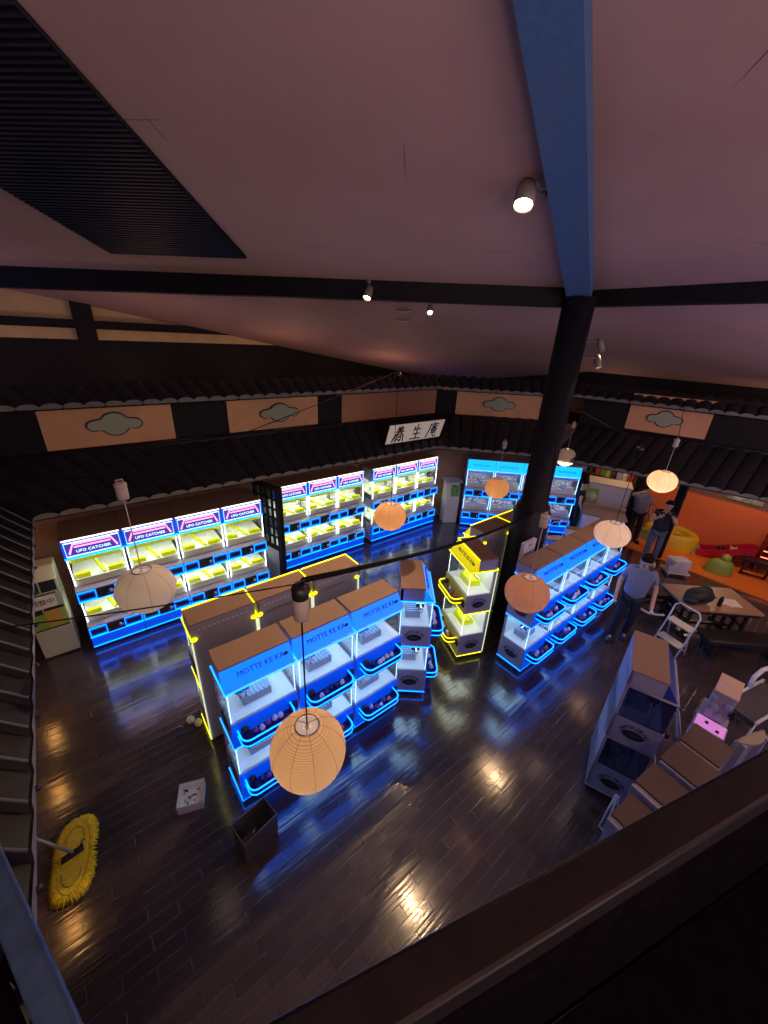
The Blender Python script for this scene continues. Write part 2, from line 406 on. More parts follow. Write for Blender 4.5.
# tiled pent roofs
def roof(e0, e1, i0, i1, ze, zi, pitch=0.27, amp=0.058, label=None, edge=True, saw=False):
    e0, e1, i0, i1 = map(Vector, (e0, e1, i0, i1)); L = (e1 - e0).length; n = max(2, int(round(L / pitch))) * 8
    rows = 5; b = MB(); verts = []; faces = []
    prof = lambda t: amp * (abs(math.sin(math.pi * t * (n // 8))) ** 0.55)
    if saw: prof = lambda t: amp * (1.0 - min(1.0, ((t * (n // 8) + 1e-6) % 1.0) * 1.12)) ** 0.8
    for r in range(rows + 1):
        s = r / rows
        for kk in range(n + 1):
            t = kk / n; p = e0.lerp(e1, t).lerp(i0.lerp(i1, t), s)
            verts.append((p.x, p.y, ze + (zi - ze) * s + prof(t) ))
    for r in range(rows):
        for kk in range(n): a = r*(n+1) + kk; faces.append((a, a+1, a+n+2, a+n+1))
    nv = len(verts)
    for r in (0, rows):
        s = r / rows
        for kk in (0, n):
            p = e0.lerp(e1, kk/n).lerp(i0.lerp(i1, kk/n), s); verts.append((p.x, p.y, ze + (zi-ze)*s - 0.05))
    faces.append((nv, nv+1, nv+3, nv+2))
    b.add(verts, faces); o = struct('roof', b, M['tile'], label)
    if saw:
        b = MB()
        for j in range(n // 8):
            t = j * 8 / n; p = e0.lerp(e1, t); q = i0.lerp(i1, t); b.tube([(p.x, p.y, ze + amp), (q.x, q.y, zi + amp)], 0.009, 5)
        struct('trim_lip_highlights', b, M['tile_lip'])
    if edge:
        b = MB(); verts = []; faces = []; out = (e0 - i0).normalized() * 0.012
        for kk in range(n + 1):
            t = kk / n; p = e0.lerp(e1, t) + out
            verts.append((p.x, p.y, ze - 0.03)); verts.append((p.x, p.y, ze + prof(t) * 0.8)); verts.append((p.x - out.x*8, p.y - out.y*8, ze - 0.03))
        for kk in range(n): a = kk*3; faces += [(a, a+3, a+4, a+1), (a+2, a+5, a+3, a)]
        b.add(verts, faces); struct('trim_eave', b, M['tile_edge'], None)
        b = MB(); cnt = int(L / (pitch*2))
        for kk in range(cnt):
            p = e0.lerp(e1, (kk + 0.5)/cnt) + out*1.6
            b.ball((p.x, p.y, ze - 0.03), 0.02, n=6, m=4)
        struct('trim_eave_studs', b, M['black'])
    return o
roof((-0.72, 6.42), (6.88, 6.42), (-1.6, 7.40), (7.68, 7.40), 2.40, 2.96, label='dark tiled pent roof over the back row of machines')
roof((6.88, 6.42), (8.72, 4.44), (7.70, 7.40), (10.08, 4.98), 2.40, 2.97, label='dark tiled pent roof over the diagonal wall')
roof((8.72, 4.44), (10.55, -2.3), (10.08, 4.55), (12.0, -2.3), 2.40, 3.00, label='dark tiled pent roof over the play corner')
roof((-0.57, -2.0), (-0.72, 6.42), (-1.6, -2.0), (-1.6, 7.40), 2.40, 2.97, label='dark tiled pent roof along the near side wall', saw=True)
roof((-1.3, 7.02), (7.45, 7.02), (-1.6, 7.5), (7.75, 7.5), 3.72, 3.93, pitch=0.24, label='upper tiled roof above the beige wall panels')
roof((7.45, 7.02), (9.72, 4.76), (7.8, 7.5), (10.2, 5.1), 3.70, 3.92, pitch=0.24, label='upper tiled roof above the diagonal wall panels')
roof((9.72, 4.76), (11.55, -2.3), (10.2, 4.9), (12.1, -2.3), 3.72, 3.95, pitch=0.24, label='upper tiled roof on the right-hand wall')
# ridge mouldings where each pent roof meets the wall
for p, q, z in (((-1.6, 7.36), (7.68, 7.36), 2.95), ((7.70, 7.34), (10.02, 5.02), 2.96), ((10.02, 4.6), (11.95, -2.3), 2.99)):
    b = MB(); b.tube([(p[0], p[1], z), (q[0], q[1], z)], 0.06, 8); struct('trim_ridge', b, M['tile_edge'] if False else M['tile'])

# beige panels with cloud plaques on the upper walls
def panel_on(p, q, s0, s1, z0, z1, m, label):
    p, q = Vector(p), Vector(q); d = (q-p).normalized(); n = Vector((d.y, -d.x)) * 0.03
    a = p + d*s0; c = p + d*s1
    b = MB(); b.prism([a, a + n, c + n, c], z0, z1); o = struct('wall_panel', b, m, label)
    return o
def cloud(p, q, s, z, w, label):
    p, q = Vector(p), Vector(q); d = (q-p).normalized(); n = Vector((d.y, -d.x))
    c = p + d*s
    def outline(grow):
        pts = []
        def arc(cx, cy, rx, ry, a0, a1, k):
            for i in range(k + 1):
                a = math.radians(a0 + (a1-a0)*i/k); pts.append((cx + (rx+grow)*math.cos(a), cy + (ry+grow)*math.sin(a)))
        hw = w/2
        arc(0, 0, hw*0.52, 0.165, 28, 152, 12); arc(-hw*0.66, -0.01, hw*0.34, 0.075, 110, 250, 8)
        arc(0, 0, hw*0.52, 0.165, 208, 332, 12); arc(hw*0.66, -0.01, hw*0.34, 0.075, -70, 70, 8)
        return pts
    t = thing('cloud_plaque', label, 'wall plaque', (c.x, c.y, z), math.atan2(d.y, d.x), 'cloud plaques on the upper walls')
    for nm, g, y0, y1, m in (('rim', 0.022, -0.055, -0.025, M['black']), ('plate', 0.0, -0.075, -0.03, M['plaque'])):
        pts = outline(g); b = MB(); k = len(pts)
        v = [(x, y0, zz) for x, zz in pts] + [(x, y1, zz) for x, zz in pts]
        b.add(v, [tuple(range(k)), tuple(reversed(range(k, 2*k)))] + [(i, k+i, k+(i+1) % k, (i+1) % k) for i in range(k)])
        b.build(nm, m, t)
L0, L1 = (-1.6, 7.42), (7.7, 7.42)
panel_on(L0, L1, 1.20, 2.93, 3.03, 3.86, M['beige'], 'beige wall panel nearest the side wall')
panel_on(L0, L1, 3.85, 5.72, 3.03, 3.86, M['beige'], 'beige wall panel in the middle of the back wall')
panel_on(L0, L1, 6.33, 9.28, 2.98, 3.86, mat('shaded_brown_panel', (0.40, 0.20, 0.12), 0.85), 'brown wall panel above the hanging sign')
D0, D1 = (7.7, 7.42), (10.10, 5.02)
panel_on(D0, D1, 0.55, 3.20, 3.00, 3.86, M['beige'], 'beige wall panel on the diagonal wall')
R0, R1 = (10.0, 4.60), (12.1, -2.6)
panel_on(R0, R1, 1.02, 2.56, 3.10, 3.90, M['beige'], 'beige wall panel above the play corner')
cloud(L0, L1, 2.10, 3.36, 0.72, 'cloud plaque above the calibration machine, nearest the side wall')
cloud(L0, L1, 4.86, 3.34, 0.80, 'cloud plaque on the beige panel above the second group of claw machines')
cloud(D0, D1, 1.66, 3.34, 0.80, 'cloud plaque on the diagonal wall just left of the black column')
cloud(R0, R1, 1.74, 3.42, 0.66, 'cloud plaque above the play corner, right of the black column')

# slatted dark opening in the ceiling
c1, c2, c3, c4 = [Vector((x, y, ZA(x, y) - 0.02)) for x, y in ((2.17, 5.66), (0.867, 6.946), (-1.12, 4.83), (0.24, 3.52))]
t = thing('ceiling_louvre', 'black slatted louvre panel set in the sloping ceiling', 'ceiling vent', c1)
b = MB(); dz = Vector((0, 0, 0.015)); b.hexa([c - c1 for c in (c1, c2, c3, c4)], [c - c1 + dz for c in (c1, c2, c3, c4)]); b.build('backing', M['black'], t)
b = MB(); N = 56
for i in range(N):
    a0 = c1.lerp(c4, (i+0.15)/N) - c1; a1 = c2.lerp(c3, (i+0.15)/N) - c1; b0 = c1.lerp(c4, (i+0.6)/N) - c1; b1 = c2.lerp(c3, (i+0.6)/N) - c1
    dn = Vector((0, 0, -0.025)); b.hexa([a0 + dn, b0 + dn, b1 + dn, a1 + dn], [a0, b0, b1, a1])
b.build('slats', mat('blue_black_slat', (0.009, 0.010, 0.018), 0.5, spec=0.2), t)
b = MB(); ring = [c1, c2, c3, c4]
b.tube([c - c1 for c in ring], 0.018, 6, closed=True); b.build('frame', M['timber'], t)

# the viewpoint's balcony: rail caps, boarding, floor
ZR = 3.85
fo = [(-0.14, 0.30), (2.6, -0.545)]
def rail(name, o0, o1, width, label, inward, m=None, boards=True):
    p, q = Vector(o0), Vector(o1); d = (q-p).normalized(); n = Vector((-d.y, d.x)) * (1 if inward else -1)
    t = thing(name, label, 'railing', (p.x, p.y, 2.85))
    b = MB(); w = n*width; z = ZR - 2.85
    pr = [Vector((0, 0)), w, q - p + w, q - p]
    b.prism(pr, z - (0.09 if boards else 0.035), z); ob = b.build('rail_cap', m or M['rail'], t, bevel=0.008)
    if not boards:
        for i in range(3):
            c = w*3.2 + (q - p)*(0.25 + 0.25*i); c2 = w*0.6 + (q - p)*(0.25 + 0.25*i); b = MB(); b.tube([(c.x, c.y, 0), (c.x, c.y, z - 0.25), (c2.x, c2.y, z - 0.08)], 0.012, 8); b.build('bracket_post', M['railside'], t)
        return t
    b = MB(); pr = [n*width*0.25, n*width*0.65, q - p + n*width*0.65, q - p + n*width*0.25]; b.prism(pr, -0.1, z - 0.09); b.build('boarding', M['railside'], t)
    return t
rail('balcony_railing', (-0.14, 0.30), (2.6, -0.545), 0.078, 'dark varnished balcony railing running along the bottom edge', False)
rail('balcony_railing', (-0.155, 0.30), (-0.635, 1.85), 0.042, 'short blue-tinted balcony railing beside the near tiled roof', True, M['blue_rail'], False)
b = MB(); b.prism([(-0.30, 0.28), (2.6, -0.60), (2.6, -3.2), (-1.55, -3.2), (-1.55, 2.2), (-0.94, 2.2), (-0.43, 0.62)], 2.70, 2.85); struct('floor_balcony', b, M['railside'], 'dark boarded balcony floor')
# ------------------------------------------------------------------ stacked mini crane machines
def rounded_u(x0, x1, y0, y1, r, k=4):
    """open path: back-left, round the two front corners, back-right (front is -y)"""
    pts = [(x0, y1)]
    for i in range(k+1):
        a = math.pi + (math.pi/2)*i/k; pts.append((x0 + r + r*math.cos(a), y0 + r + r*math.sin(a)))
    for i in range(k+1):
        a = 1.5*math.pi + (math.pi/2)*i/k; pts.append((x1 - r + r*math.cos(a), y0 + r + r*math.sin(a)))
    pts.append((x1, y1)); return pts

MINI = {}
TIERS = ((0.08, 0.50, 0.92), (0.95, 1.28, 1.68))
def mini_parts(style):
    """mesh set of one two-tier mini crane; front faces -y"""
    if style in MINI: return MINI[style]
    W, D = 0.355, 0.22; R = []
    lit = style != 'white'
    neon = {'blue': M['cyan_neon'], 'yellow': M['yellow_neon'], 'white': M['white']}[style]
    panel = {'blue': M['blue_panel'], 'yellow': M['yellow_panel'], 'white': M['white']}[style]
    header = {'blue': M['blue_header'], 'yellow': M['yellow_header'], 'white': M['unlit_blue']}[style]
    def put(name, mb, m, bevel=0, sub=None): R.append((name, mb.mesh(name, m), bevel, sub)); return len(R) - 1
    b = MB()
    for z0, z1, z2 in TIERS:
        b.box(-W, W, -D, D, z0, z1); b.box(-W, W, -D + 0.0, D, z2, z2 + 0.03)
    b.box(-W, W, D - 0.03, D, 0.08, 1.88)
    b.box(-W, -W + 0.03, -D + 0.13, D, 1.70, 1.88); b.box(W - 0.03, W, -D + 0.13, D, 1.70, 1.88)
    put('cabinet', b, M['white'])
    b = MB(); b.box(-W + 0.02, W - 0.02, -D + 0.03, D - 0.02, 0, 0.08); put('plinth', b, M['black'])
    b = MB(); b.box(-W, W, -D + 0.12, D, 1.88, 1.90); put('top_board', b, M['brown_top'])
    b = MB(); b.xprism([(-D + 0.01, 1.71), (-D + 0.13, 1.89), (-D + 0.16, 1.89), (-D + 0.16, 1.71)], -W + 0.002, W - 0.002); hi = put('header', b, header)
    # blue or yellow fronts under the glass
    for z0, z1, z2 in TIERS:
        b = MB(); b.box(-W, W, -D - 0.012, -D, z0, z1 - 0.005); put('front_panel', b, panel)
    # neon outlines
    for z in (1.695, 0.935, 0.085):
        b = MB(); b.tube([(-W - 0.004, D, z), (-W - 0.004, -D - 0.008, z), (W + 0.004, -D - 0.008, z), (W + 0.004, D, z)], 0.009 if z > 1 else 0.007, 6)
        put('neon_outline', b, neon)
    for z0, z1, z2 in TIERS:
        b = MB(); t = 0.004
        b.box(-W + 0.004, W - 0.004, -D, -D + t, z1, z2); b.box(-W, -W + t, -D + t, D - 0.03, z1, z2); b.box(W - t, W, -D + t, D - 0.03, z1, z2)
        put('glass_case', b, M['glass'] if lit else M['dim_glass'])
        b = MB()
        b.box(-W + 0.02, W - 0.02, D - 0.036, D - 0.031, z1, z2); b.box(-W + 0.02, W - 0.02, -D + 0.02, D - 0.036, z1, z1 + 0.004)
        put('interior_lining', b, M['inner'])
        if lit:
            for sx in (-1, 1):
                b = MB(); b.tube([(sx*(W - 0.016), -D + 0.016, z1 + 0.01), (sx*(W - 0.016), -D + 0.016, z2 - 0.01)], 0.004, 6); put('light_tube', b, M['soft_tube'] if style == 'blue' else M['pale_tube'])
            b = MB(); b.box(-W + 0.03, W - 0.03, -D + 0.03, D - 0.06, z2 - 0.008, z2 - 0.002); put('ceiling_tube', b, M['soft_ceiling'] if style == 'blue' else M['pale_ceiling'])
        # prize tray with a ribbed top
        b = MB(); b.box(-0.17, 0.13, -0.08, 0.12, z1 + 0.005, z1 + 0.10)
        for i in range(7): b.box(-0.165 + i*0.043, -0.15 + i*0.043, -0.075, 0.115, z1 + 0.10, z1 + 0.115)
        put('prize_tray', b, M['bumper'] if style == 'yellow' else M['prizebox'])
        # crane: rail, carriage, claw
        b = MB(); zr = z2 - 0.13
        b.box(-W + 0.03, W - 0.03, -0.07, -0.05, zr, zr + 0.025); b.box(-0.24, -0.10, -0.11, 0.0, zr - 0.03, zr + 0.03); b.box(0.20, 0.215, -0.12, 0.16, zr + 0.02, zr + 0.04)
        b.tube([(-0.17, -0.06, zr - 0.03), (-0.17, -0.06, zr - 0.08)], 0.010, 6)
        for a in (0, 2.1, 4.2):
            c, s_ = math.cos(a), math.sin(a)
            b.tube([(-0.17, -0.06, zr - 0.08), (-0.17 + 0.05*c, -0.06 + 0.05*s_, zr - 0.11), (-0.17 + 0.035*c, -0.06 + 0.035*s_, zr - 0.17)], 0.007, 5)
        put('claw', b, M['steel'])
        # bowed out-tray in front with two neon bands
        zt = z1 - 0.10
        if zt > 0:
            path = rounded_u(-0.30, 0.26, -D - 0.185, -D - 0.01, 0.08)
            b = MB()
            inner = rounded_u(-0.285, 0.245, -D - 0.17, -D - 0.01, 0.07)
            k = len(path)
            v = [(x, y, zt - 0.10) for x, y in path] + [(x, y, zt) for x, y in path] + [(x, y, zt) for x, y in inner] + [(x, y, zt - 0.08) for x, y in inner]
            f = []
            for i in range(k-1):
                f += [(i, i+1, k+i+1, k+i), (k+i, k+i+1, 2*k+i+1, 2*k+i), (2*k+i, 2*k+i+1, 3*k+i+1, 3*k+i)]
            f += [tuple(range(k-1, -1, -1)), tuple(range(3*k, 4*k))]
            b.add(v, f); ti = put('out_tray', b, {'blue': M['tray_blue'], 'yellow': M['tray_yellow'], 'white': M['acrylic']}[style])
            b = MB()
            for dz in ((0.004, -0.075) if lit else (0.004,)): b.tube([(x, y, zt + dz) for x, y in path], 0.0085, 6)
            put('tray_neon' if lit else 'tray_rim', b, neon, 0, ti)
        b = MB(); b.ball((-0.24, -D - 0.05, zt + 0.005), 0.045, 1.0, 0.8, 1.1, 10, 6); put('control_knob', b, M['black']); b = MB(); b.ball((0.30, -D - 0.02, zt - 0.03), 0.03, n=8, m=6)
        b.box(0.26, 0.34, -D - 0.03, -D - 0.012, zt - 0.12, zt - 0.02)
        put('coin_slot', b, M['black'])
        # logo and curved lettering on each side panel
        zc = (z0 + z1) / 2 - 0.02
        for sx in (-1, 1):
            b = MB(); n = 20; pts = []
            for i in range(n):
                a = 2*math.pi*i/n; yy = 0.105*math.cos(a); pts.append((yy, 0.058*math.sin(a)*(1 - 0.25*abs(math.cos(a))**3)))
            x0, x1 = sx*(W + 0.001), sx*(W + 0.004)
            v = [(x0, y, zc + z) for y, z in pts] + [(x1, y, zc + z) for y, z in pts]
            b.add(v, [tuple(range(n)), tuple(range(n, 2*n))] + [(i, (i+1) % n, n + (i+1) % n, n+i) for i in range(n)])
            li = put('logo', b, M['black'])
            b = MB(); b.ball((sx*(W + 0.004), 0, zc), 0.06, 0.05, 1.0, 0.25, 12, 6); put('logo_mouth', b, M['logo_dark'], 0, li)
            b = MB(); word = 'MOTTE DE MO'; nch = len(word)
            for i, ch in enumerate(word):
                if ch == ' ': continue
                me = text_mesh(ch, 0.058, 0.001); a = math.radians(62 - 124*i/(nch-1))
                r = 0.125; yy = -math.sin(a)*r; zz = math.cos(a)*r - 0.02
                # seen from outside on side sx the reading direction runs along +y for x>0 and -y for x<0
                dirx = Vector((0, 1 if sx > 0 else -1, 0)); up = Vector((0, 0, 1)); yy = yy * (1 if sx > 0 else -1)
                ca, sa = math.cos(a), math.sin(a)
                ex = dirx*ca + up*sa; ey = -dirx*sa + up*ca; ez = Vector((sx, 0, 0))
                mtx = Matrix((( ex.x, ey.x, ez.x, sx*(W + 0.003)), (ex.y, ey.y, ez.y, yy), (ex.z, ey.z, ez.z, zc + zz), (0, 0, 0, 1)))
                b.add([mtx @ vv.co for vv in me.vertices], [list(p.vertices) for p in me.polygons])
                bpy.data.meshes.remove(me)
            put('lettering', b, M['navy'], 0, li)
    if lit:
        me = text_mesh('MOTTE KE KA', 0.076, 0.003); b = MB()
        mtx = Matrix.Translation((0.03, -D + 0.067, 1.803)) @ Euler((math.radians(56.3), 0, 0)).to_matrix().to_4x4()
        b.add([mtx @ v.co for v in me.vertices], [list(p.vertices) for p in me.polygons]); bpy.data.meshes.remove(me)
        put('header_lettering', b, M['navy'], 0, hi)
        b = MB(); b.ball((0.29, -D + 0.067, 1.80), 0.024, 1, 0.5, 1, 8, 6); put('header_mark', b, M['navy'], 0, hi)
    b = MB(); b.box(-0.28, 0.30, D, D + 0.0015, 1.794, 1.818); put('vent_plate', b, M['white']); b = MB()
    for i in range(11): b.box(-0.27 + i*0.052, -0.27 + i*0.052 + 0.03, D, D + 0.003, 1.80, 1.812)
    put('vent_stripe', b, M['inner'])
    if style == 'yellow':
        for sx in (-1, 1):
            b = MB(); b.tube([(sx*(W + 0.004), D + 0.012, 0.10), (sx*(W + 0.004), D + 0.012, 1.66)], 0.009, 6); put('corner_tube', b, M['pole_glow'])
            b = MB(); b.ball((sx*(W - 0.02), D + 0.012, 1.70), 0.03, 1.3, 0.7, 0.8, 8, 6); put('rear_glow', b, neon)
        b = MB(); b.tube([(-W, -D + 0.12, 1.90), (W, -D + 0.12, 1.90)], 0.010, 6); b.tube([(-W, -D + 0.12, 1.90), (-W, D + 0.0, 1.90)], 0.009, 6)
        put('top_neon', b, neon)
    MINI[style] = R; return R

PRIZE_MATS = [mat('prize_white', (0.75, 0.72, 0.78), 0.4), mat('prize_violet', (0.20, 0.10, 0.45), 0.4), mat('prize_coral', (0.70, 0.22, 0.18), 0.4), mat('prize_navy', (0.03, 0.05, 0.22), 0.4)]
prize_meshes = []
for m in PRIZE_MATS:
    b = MB(); b.ball((0, 0, 0.031), 0.031, n=10, m=6); b.tube([(0, 0, 0.058), (0, 0, 0.074)], [0.010, 0.016], 6); prize_meshes.append(b.mesh('prize_ball', m))

def make_mini(x, y, rz, style, label, group, name='mini_crane_machine', prizes=True, seed=0):
    t = thing(name, label, 'arcade machine', (x, y, 0), rz, group)
    made = []
    for nm, me, bev, sub in mini_parts(style):
        o = bpy.data.objects.new(nm, me); COL.objects.link(o); o.parent = t if sub is None else made[sub]; made.append(o)
    if prizes:
        rnd = random.Random(seed); c, s_ = math.cos(rz), math.sin(rz)
        for ti, (z0, z1, z2) in enumerate(TIERS):
            for i in range(5):
                lx = -0.145 + i*0.068 + rnd.uniform(-.006, .006); ly = -0.22 - 0.09 + rnd.uniform(-.03, .03); lz = z1 - 0.10 - 0.079
                o = bpy.data.objects.new('prize_ball', prize_meshes[rnd.choice((0, 0, 1, 3) if i < 4 else (2, 2, 0))]); COL.objects.link(o)
                o.location = (x + c*lx - s_*ly, y + s_*lx + c*ly, lz + 0.012); o.rotation_euler = (0, 0, rnd.uniform(0, 6))
                tag(o, 'small round wrapped prize lying in the out-tray of a mini crane machine', 'prize', 'wrapped prizes in the mini crane trays')
    return t

ORD = ['first', 'second', 'third', 'fourth', 'fifth']
for i in range(3):
    make_mini(0.52 + 0.37 + i*0.742, 3.05, 0, 'blue', '%s blue neon mini crane from the grey bin, in the front row' % ORD[i], 'front row of blue mini cranes', seed=i)
make_mini(3.20, 3.11, math.radians(51), 'blue', 'blue neon mini crane machine turned end-on beside the front blue row', 'front row of blue mini cranes', seed=7)
for i in range(4):
    make_mini(4.66 + 0.37 + i*0.742, 2.30, 0, 'blue', '%s blue neon mini crane from the column end of the column row' % ORD[i], 'blue mini cranes in front of the column', seed=10+i)
for i in range(3):
    make_mini(0.46 + 0.37 + i*0.742, 3.97, math.pi, 'yellow', '%s yellow neon mini crane from the white capsules, behind the blue row' % ORD[i], 'yellow mini cranes behind the front blue row', seed=20+i, prizes=False)
for i in range(2):
    make_mini(4.98 + 0.37 + i*0.742, 3.58, math.pi, 'yellow', ['yellow neon mini crane seen from behind, beside the end-on yellow one', 'yellow neon mini crane seen from behind, touching the black column'][i], 'yellow mini cranes by the column', seed=30+i, prizes=False)
make_mini(4.42, 3.12, math.radians(248), 'yellow', 'yellow neon mini crane standing end-on with its logo side showing', 'yellow mini cranes by the column', seed=40)
# ------------------------------------------------------------------ large two-tier claw machines along the walls
BIGT = ((0.51, 0.93), (1.18, 1.64))       # window bottoms and tops
BIG = {}
def big_parts(style, depth):
    key = (style, depth)
    if key in BIG: return BIG[key]
    W, D = 0.365, depth/2; R = []
    neon = M['cyan_neon']
    def put(name, mb, m, sub=None): R.append((name, mb.mesh(name, m), sub)); return len(R) - 1
    b = MB()
    b.box(-W, W, D - 0.03, D, 0.05, 1.93)
    b.box(-W, W, -D + 0.02, D, 0.05, 0.50); b.box(-W, W, -D + 0.02, D, 0.95, 1.17); b.box(-W, W, -D + 0.05, D, 1.66, 1.93)
    for sx in (-1, 1):
        x0, x1 = (-W, -W + 0.02) if sx < 0 else (W - 0.02, W)
        b.box(x0, x1, D - 0.12, D, 0.05, 1.93)
    put('cabinet', b, M['white'])
    b = MB(); b.box(-W + 0.02, W - 0.02, -D + 0.06, D - 0.02, 0, 0.05); put('plinth', b, M['black'])
    b = MB(); b.box(-W, W, -D + 0.05, D, 1.93, 1.95); put('top_board', b, M['brown_top'])
    # header light box
    fy = -D + 0.05
    if style == 'violet':
        b = MB(); b.box(-W, W, fy - 0.03, fy, 1.66, 1.94); hi = put('header', b, M['blue_panel'])
        b = MB(); b.box(-W + 0.05, W - 0.05, fy - 0.036, fy - 0.03, 1.715, 1.915); put('header_face', b, M['violet_sign'], hi)
        b = MB(); y = fy - 0.04
        b.tube([(-W + 0.035, y, 1.70), (W - 0.035, y, 1.70), (W - 0.035, y, 1.915), (-W + 0.035, y, 1.915)], 0.008, 6, closed=True)
        put('header_neon', b, M['ice_light'], hi)
        b = MB(); b.tube([(-W, fy - 0.03, 1.665), (W, fy - 0.03, 1.665)], 0.014, 6); put('neon_strip', b, neon)
        b = MB(); b.box(-W + 0.02, W - 0.02, fy - 0.034, fy - 0.012, 1.942, 1.956); put('top_light', b, M['warm_tube'])
        b = MB(); y = fy - 0.041
        b.tube([(-0.29, y, 1.74), (-0.23, y, 1.885), (0.23, y, 1.885), (0.29, y, 1.74)], 0.014, 5); b.tube([(-0.22, y, 1.84), (0.22, y, 1.84)], 0.012, 5); put('pink_outline', b, M['pink_light'], hi)
        me = text_mesh('UFO CATCHER', 0.062, 0.002); b = MB()
        mtx = Matrix.Translation((0.0, fy - 0.040, 1.765)) @ Euler((math.radians(90), 0, 0)).to_matrix().to_4x4()
        b.add([mtx @ v.co for v in me.vertices], [list(p.vertices) for p in me.polygons]); bpy.data.meshes.remove(me); put('header_lettering', b, M['ice_light'], hi)
    else:
        b = MB(); b.xprism([(fy - 0.05, 1.69), (fy - 0.01, 1.94), (fy, 1.94), (fy, 1.69)], -W + 0.004, W - 0.004); hi = put('header', b, M['bright_blue_header'])
        b = MB(); b.tube([(-W, fy - 0.05, 1.675), (W, fy - 0.05, 1.675)], 0.013, 6); put('neon_strip', b, neon)
        me = text_mesh('MOTTE KE KA', 0.07, 0.002); b = MB()
        mtx = Matrix.Translation((0.0, fy - 0.034, 1.80)) @ Euler((math.radians(81), 0, 0)).to_matrix().to_4x4()
        b.add([mtx @ v.co for v in me.vertices], [list(p.vertices) for p in me.polygons]); bpy.data.meshes.remove(me); put('header_lettering', b, M['navy'], hi)
    for zi, (z1, z2) in enumerate(BIGT):
        b = MB(); t = 0.004; b.box(-W + 0.03, W - 0.03, -D + 0.022, -D + 0.026, z1, z2 + 0.02)
        for sx in (-1, 1):
            x0 = -W if sx < 0 else W - t
            b.box(x0, x0 + t, -D + 0.03, D - 0.12, z1, z2 + 0.02)
        put('glass_case', b, M['glass'])
        b = MB(); b.box(-W + 0.02, W - 0.02, D - 0.045, D - 0.031, z1, z2 + 0.02); b.box(-W + 0.02, W - 0.02, -D + 0.03, D - 0.045, z1 + 0.10, z1 + 0.115)
        b.box(-W + 0.02, W - 0.02, -D + 0.04, -D + 0.05, z1, z1 + 0.10)
        put('interior_lining', b, M['inner'])
        for sx in (-1, 1):
            b = MB(); b.tube([(sx*(W - 0.022), -D + 0.018, z1 + 0.02), (sx*(W - 0.022), -D + 0.018, z2)], 0.006, 6); put('light_tube', b, M['white_tube'] if style == 'violet' else M['soft_tube'])
        b = MB(); b.box(-W + 0.05, W - 0.05, -D + 0.10, -D + 0.13, z2 - 0.01, z2 + 0.008); put('ceiling_tube', b, M['green_tube'] if style == 'violet' else M['white_tube'])
        col = M['bumper'] if style == 'violet' else M['inner']
        zb = z1 + 0.115
        for xa, xb in ((-0.31, -0.13), (0.10, 0.30)):
            b = MB(); b.box(xa, xb, -D + 0.06, -D + 0.13, zb, zb + 0.07); put('bumper', b, col)
        b = MB(); b.box(-W + 0.035, W - 0.035, -D + 0.07, -D + 0.085, z2 - 0.075, z2 - 0.012)
        put('top_valance', b, M['bumper'] if style == 'violet' else M['prizebox'])
        b = MB(); b.hexa([(-0.06, D - 0.06, zb), (-0.10, D - 0.06, zb), (0.03, -D + 0.06, zb), (0.07, -D + 0.06, zb)], [(-0.06, D - 0.06, zb + 0.03), (-0.10, D - 0.06, zb + 0.03), (0.03, -D + 0.06, zb + 0.03), (0.07, -D + 0.06, zb + 0.03)])
        put('divider_bar', b, M['bumper'] if style == 'violet' else M['prizebox'])
        for cx in (-0.20, 0.17):
            b = MB(); yc = D - 0.18; b.box(cx - 0.05, cx + 0.05, yc - 0.04, yc + 0.04, z2 - 0.09, z2 - 0.03)
            for sgn in (-1, 1): b.tube([(cx + sgn*0.03, yc, z2 - 0.09), (cx + sgn*0.075, yc, z2 - 0.14), (cx + sgn*0.03, yc, z2 - 0.20)], 0.007, 5)
            put('claw', b, M['steel'])
        # ledge and control panel under the window
        b = MB(); b.xprism([(-D + 0.03, z1), (-D - 0.06, z1 - 0.045), (-D - 0.06, z1 - 0.06), (-D + 0.03, z1 - 0.06)], -W, W); put('ledge', b, M['ledge'])
        zt, zl = z1 - 0.06, z1 - 0.24; y = -D - 0.055
        b = MB(); b.box(-W, W, y, -D + 0.03, zl, zt); ci = put('control_panel', b, M['blue_panel'])
        b = MB(); yn = y - 0.006
        for xa, xb in ((-W + 0.012, -0.135), (0.115, W - 0.012)):
            b.tube([(xa, yn, zl + 0.015), (xb, yn, zl + 0.015), (xb, yn, zt - 0.012), (xa, yn, zt - 0.012)], 0.0075, 6, closed=True)
        b.tube([(-W, yn + 0.004, zl), (W, yn + 0.004, zl)], 0.008, 6)
        put('panel_neon', b, neon, ci)
        b = MB(); b.box(-0.125, 0.105, y - 0.008, y, zl + 0.008, zt - 0.005)
        for xa, xb in ((-W + 0.03, -0.155), (0.135, W - 0.03)): b.box(xa, xb, y - 0.004, y, zl + 0.05, zt - 0.05)
        put('control_insert', b, M['screen'], ci)
        b = MB(); b.ball((0.05, y - 0.03, zl + 0.11), 0.028, n=8, m=6); b.tube([(0.05, y, zl + 0.11), (0.05, y - 0.03, zl + 0.11)], 0.012, 6)
        b.tube([(0.0, y - 0.01, zl + 0.05), (0.06, y - 0.02, zl + 0.06), (0.09, y - 0.012, zl + 0.10)], 0.008, 5)
        put('joystick', b, M['steel'], ci)
    b = MB(); b.box(-W, W, -D - 0.03, -D + 0.02, 0.05, 0.27); put('kick_panel', b, M['blue_panel'])
    b = MB(); b.tube([(-W, -D - 0.034, 0.075), (W, -D - 0.034, 0.075)], 0.008, 6); put('base_neon', b, neon)
    BIG[key] = R; return R

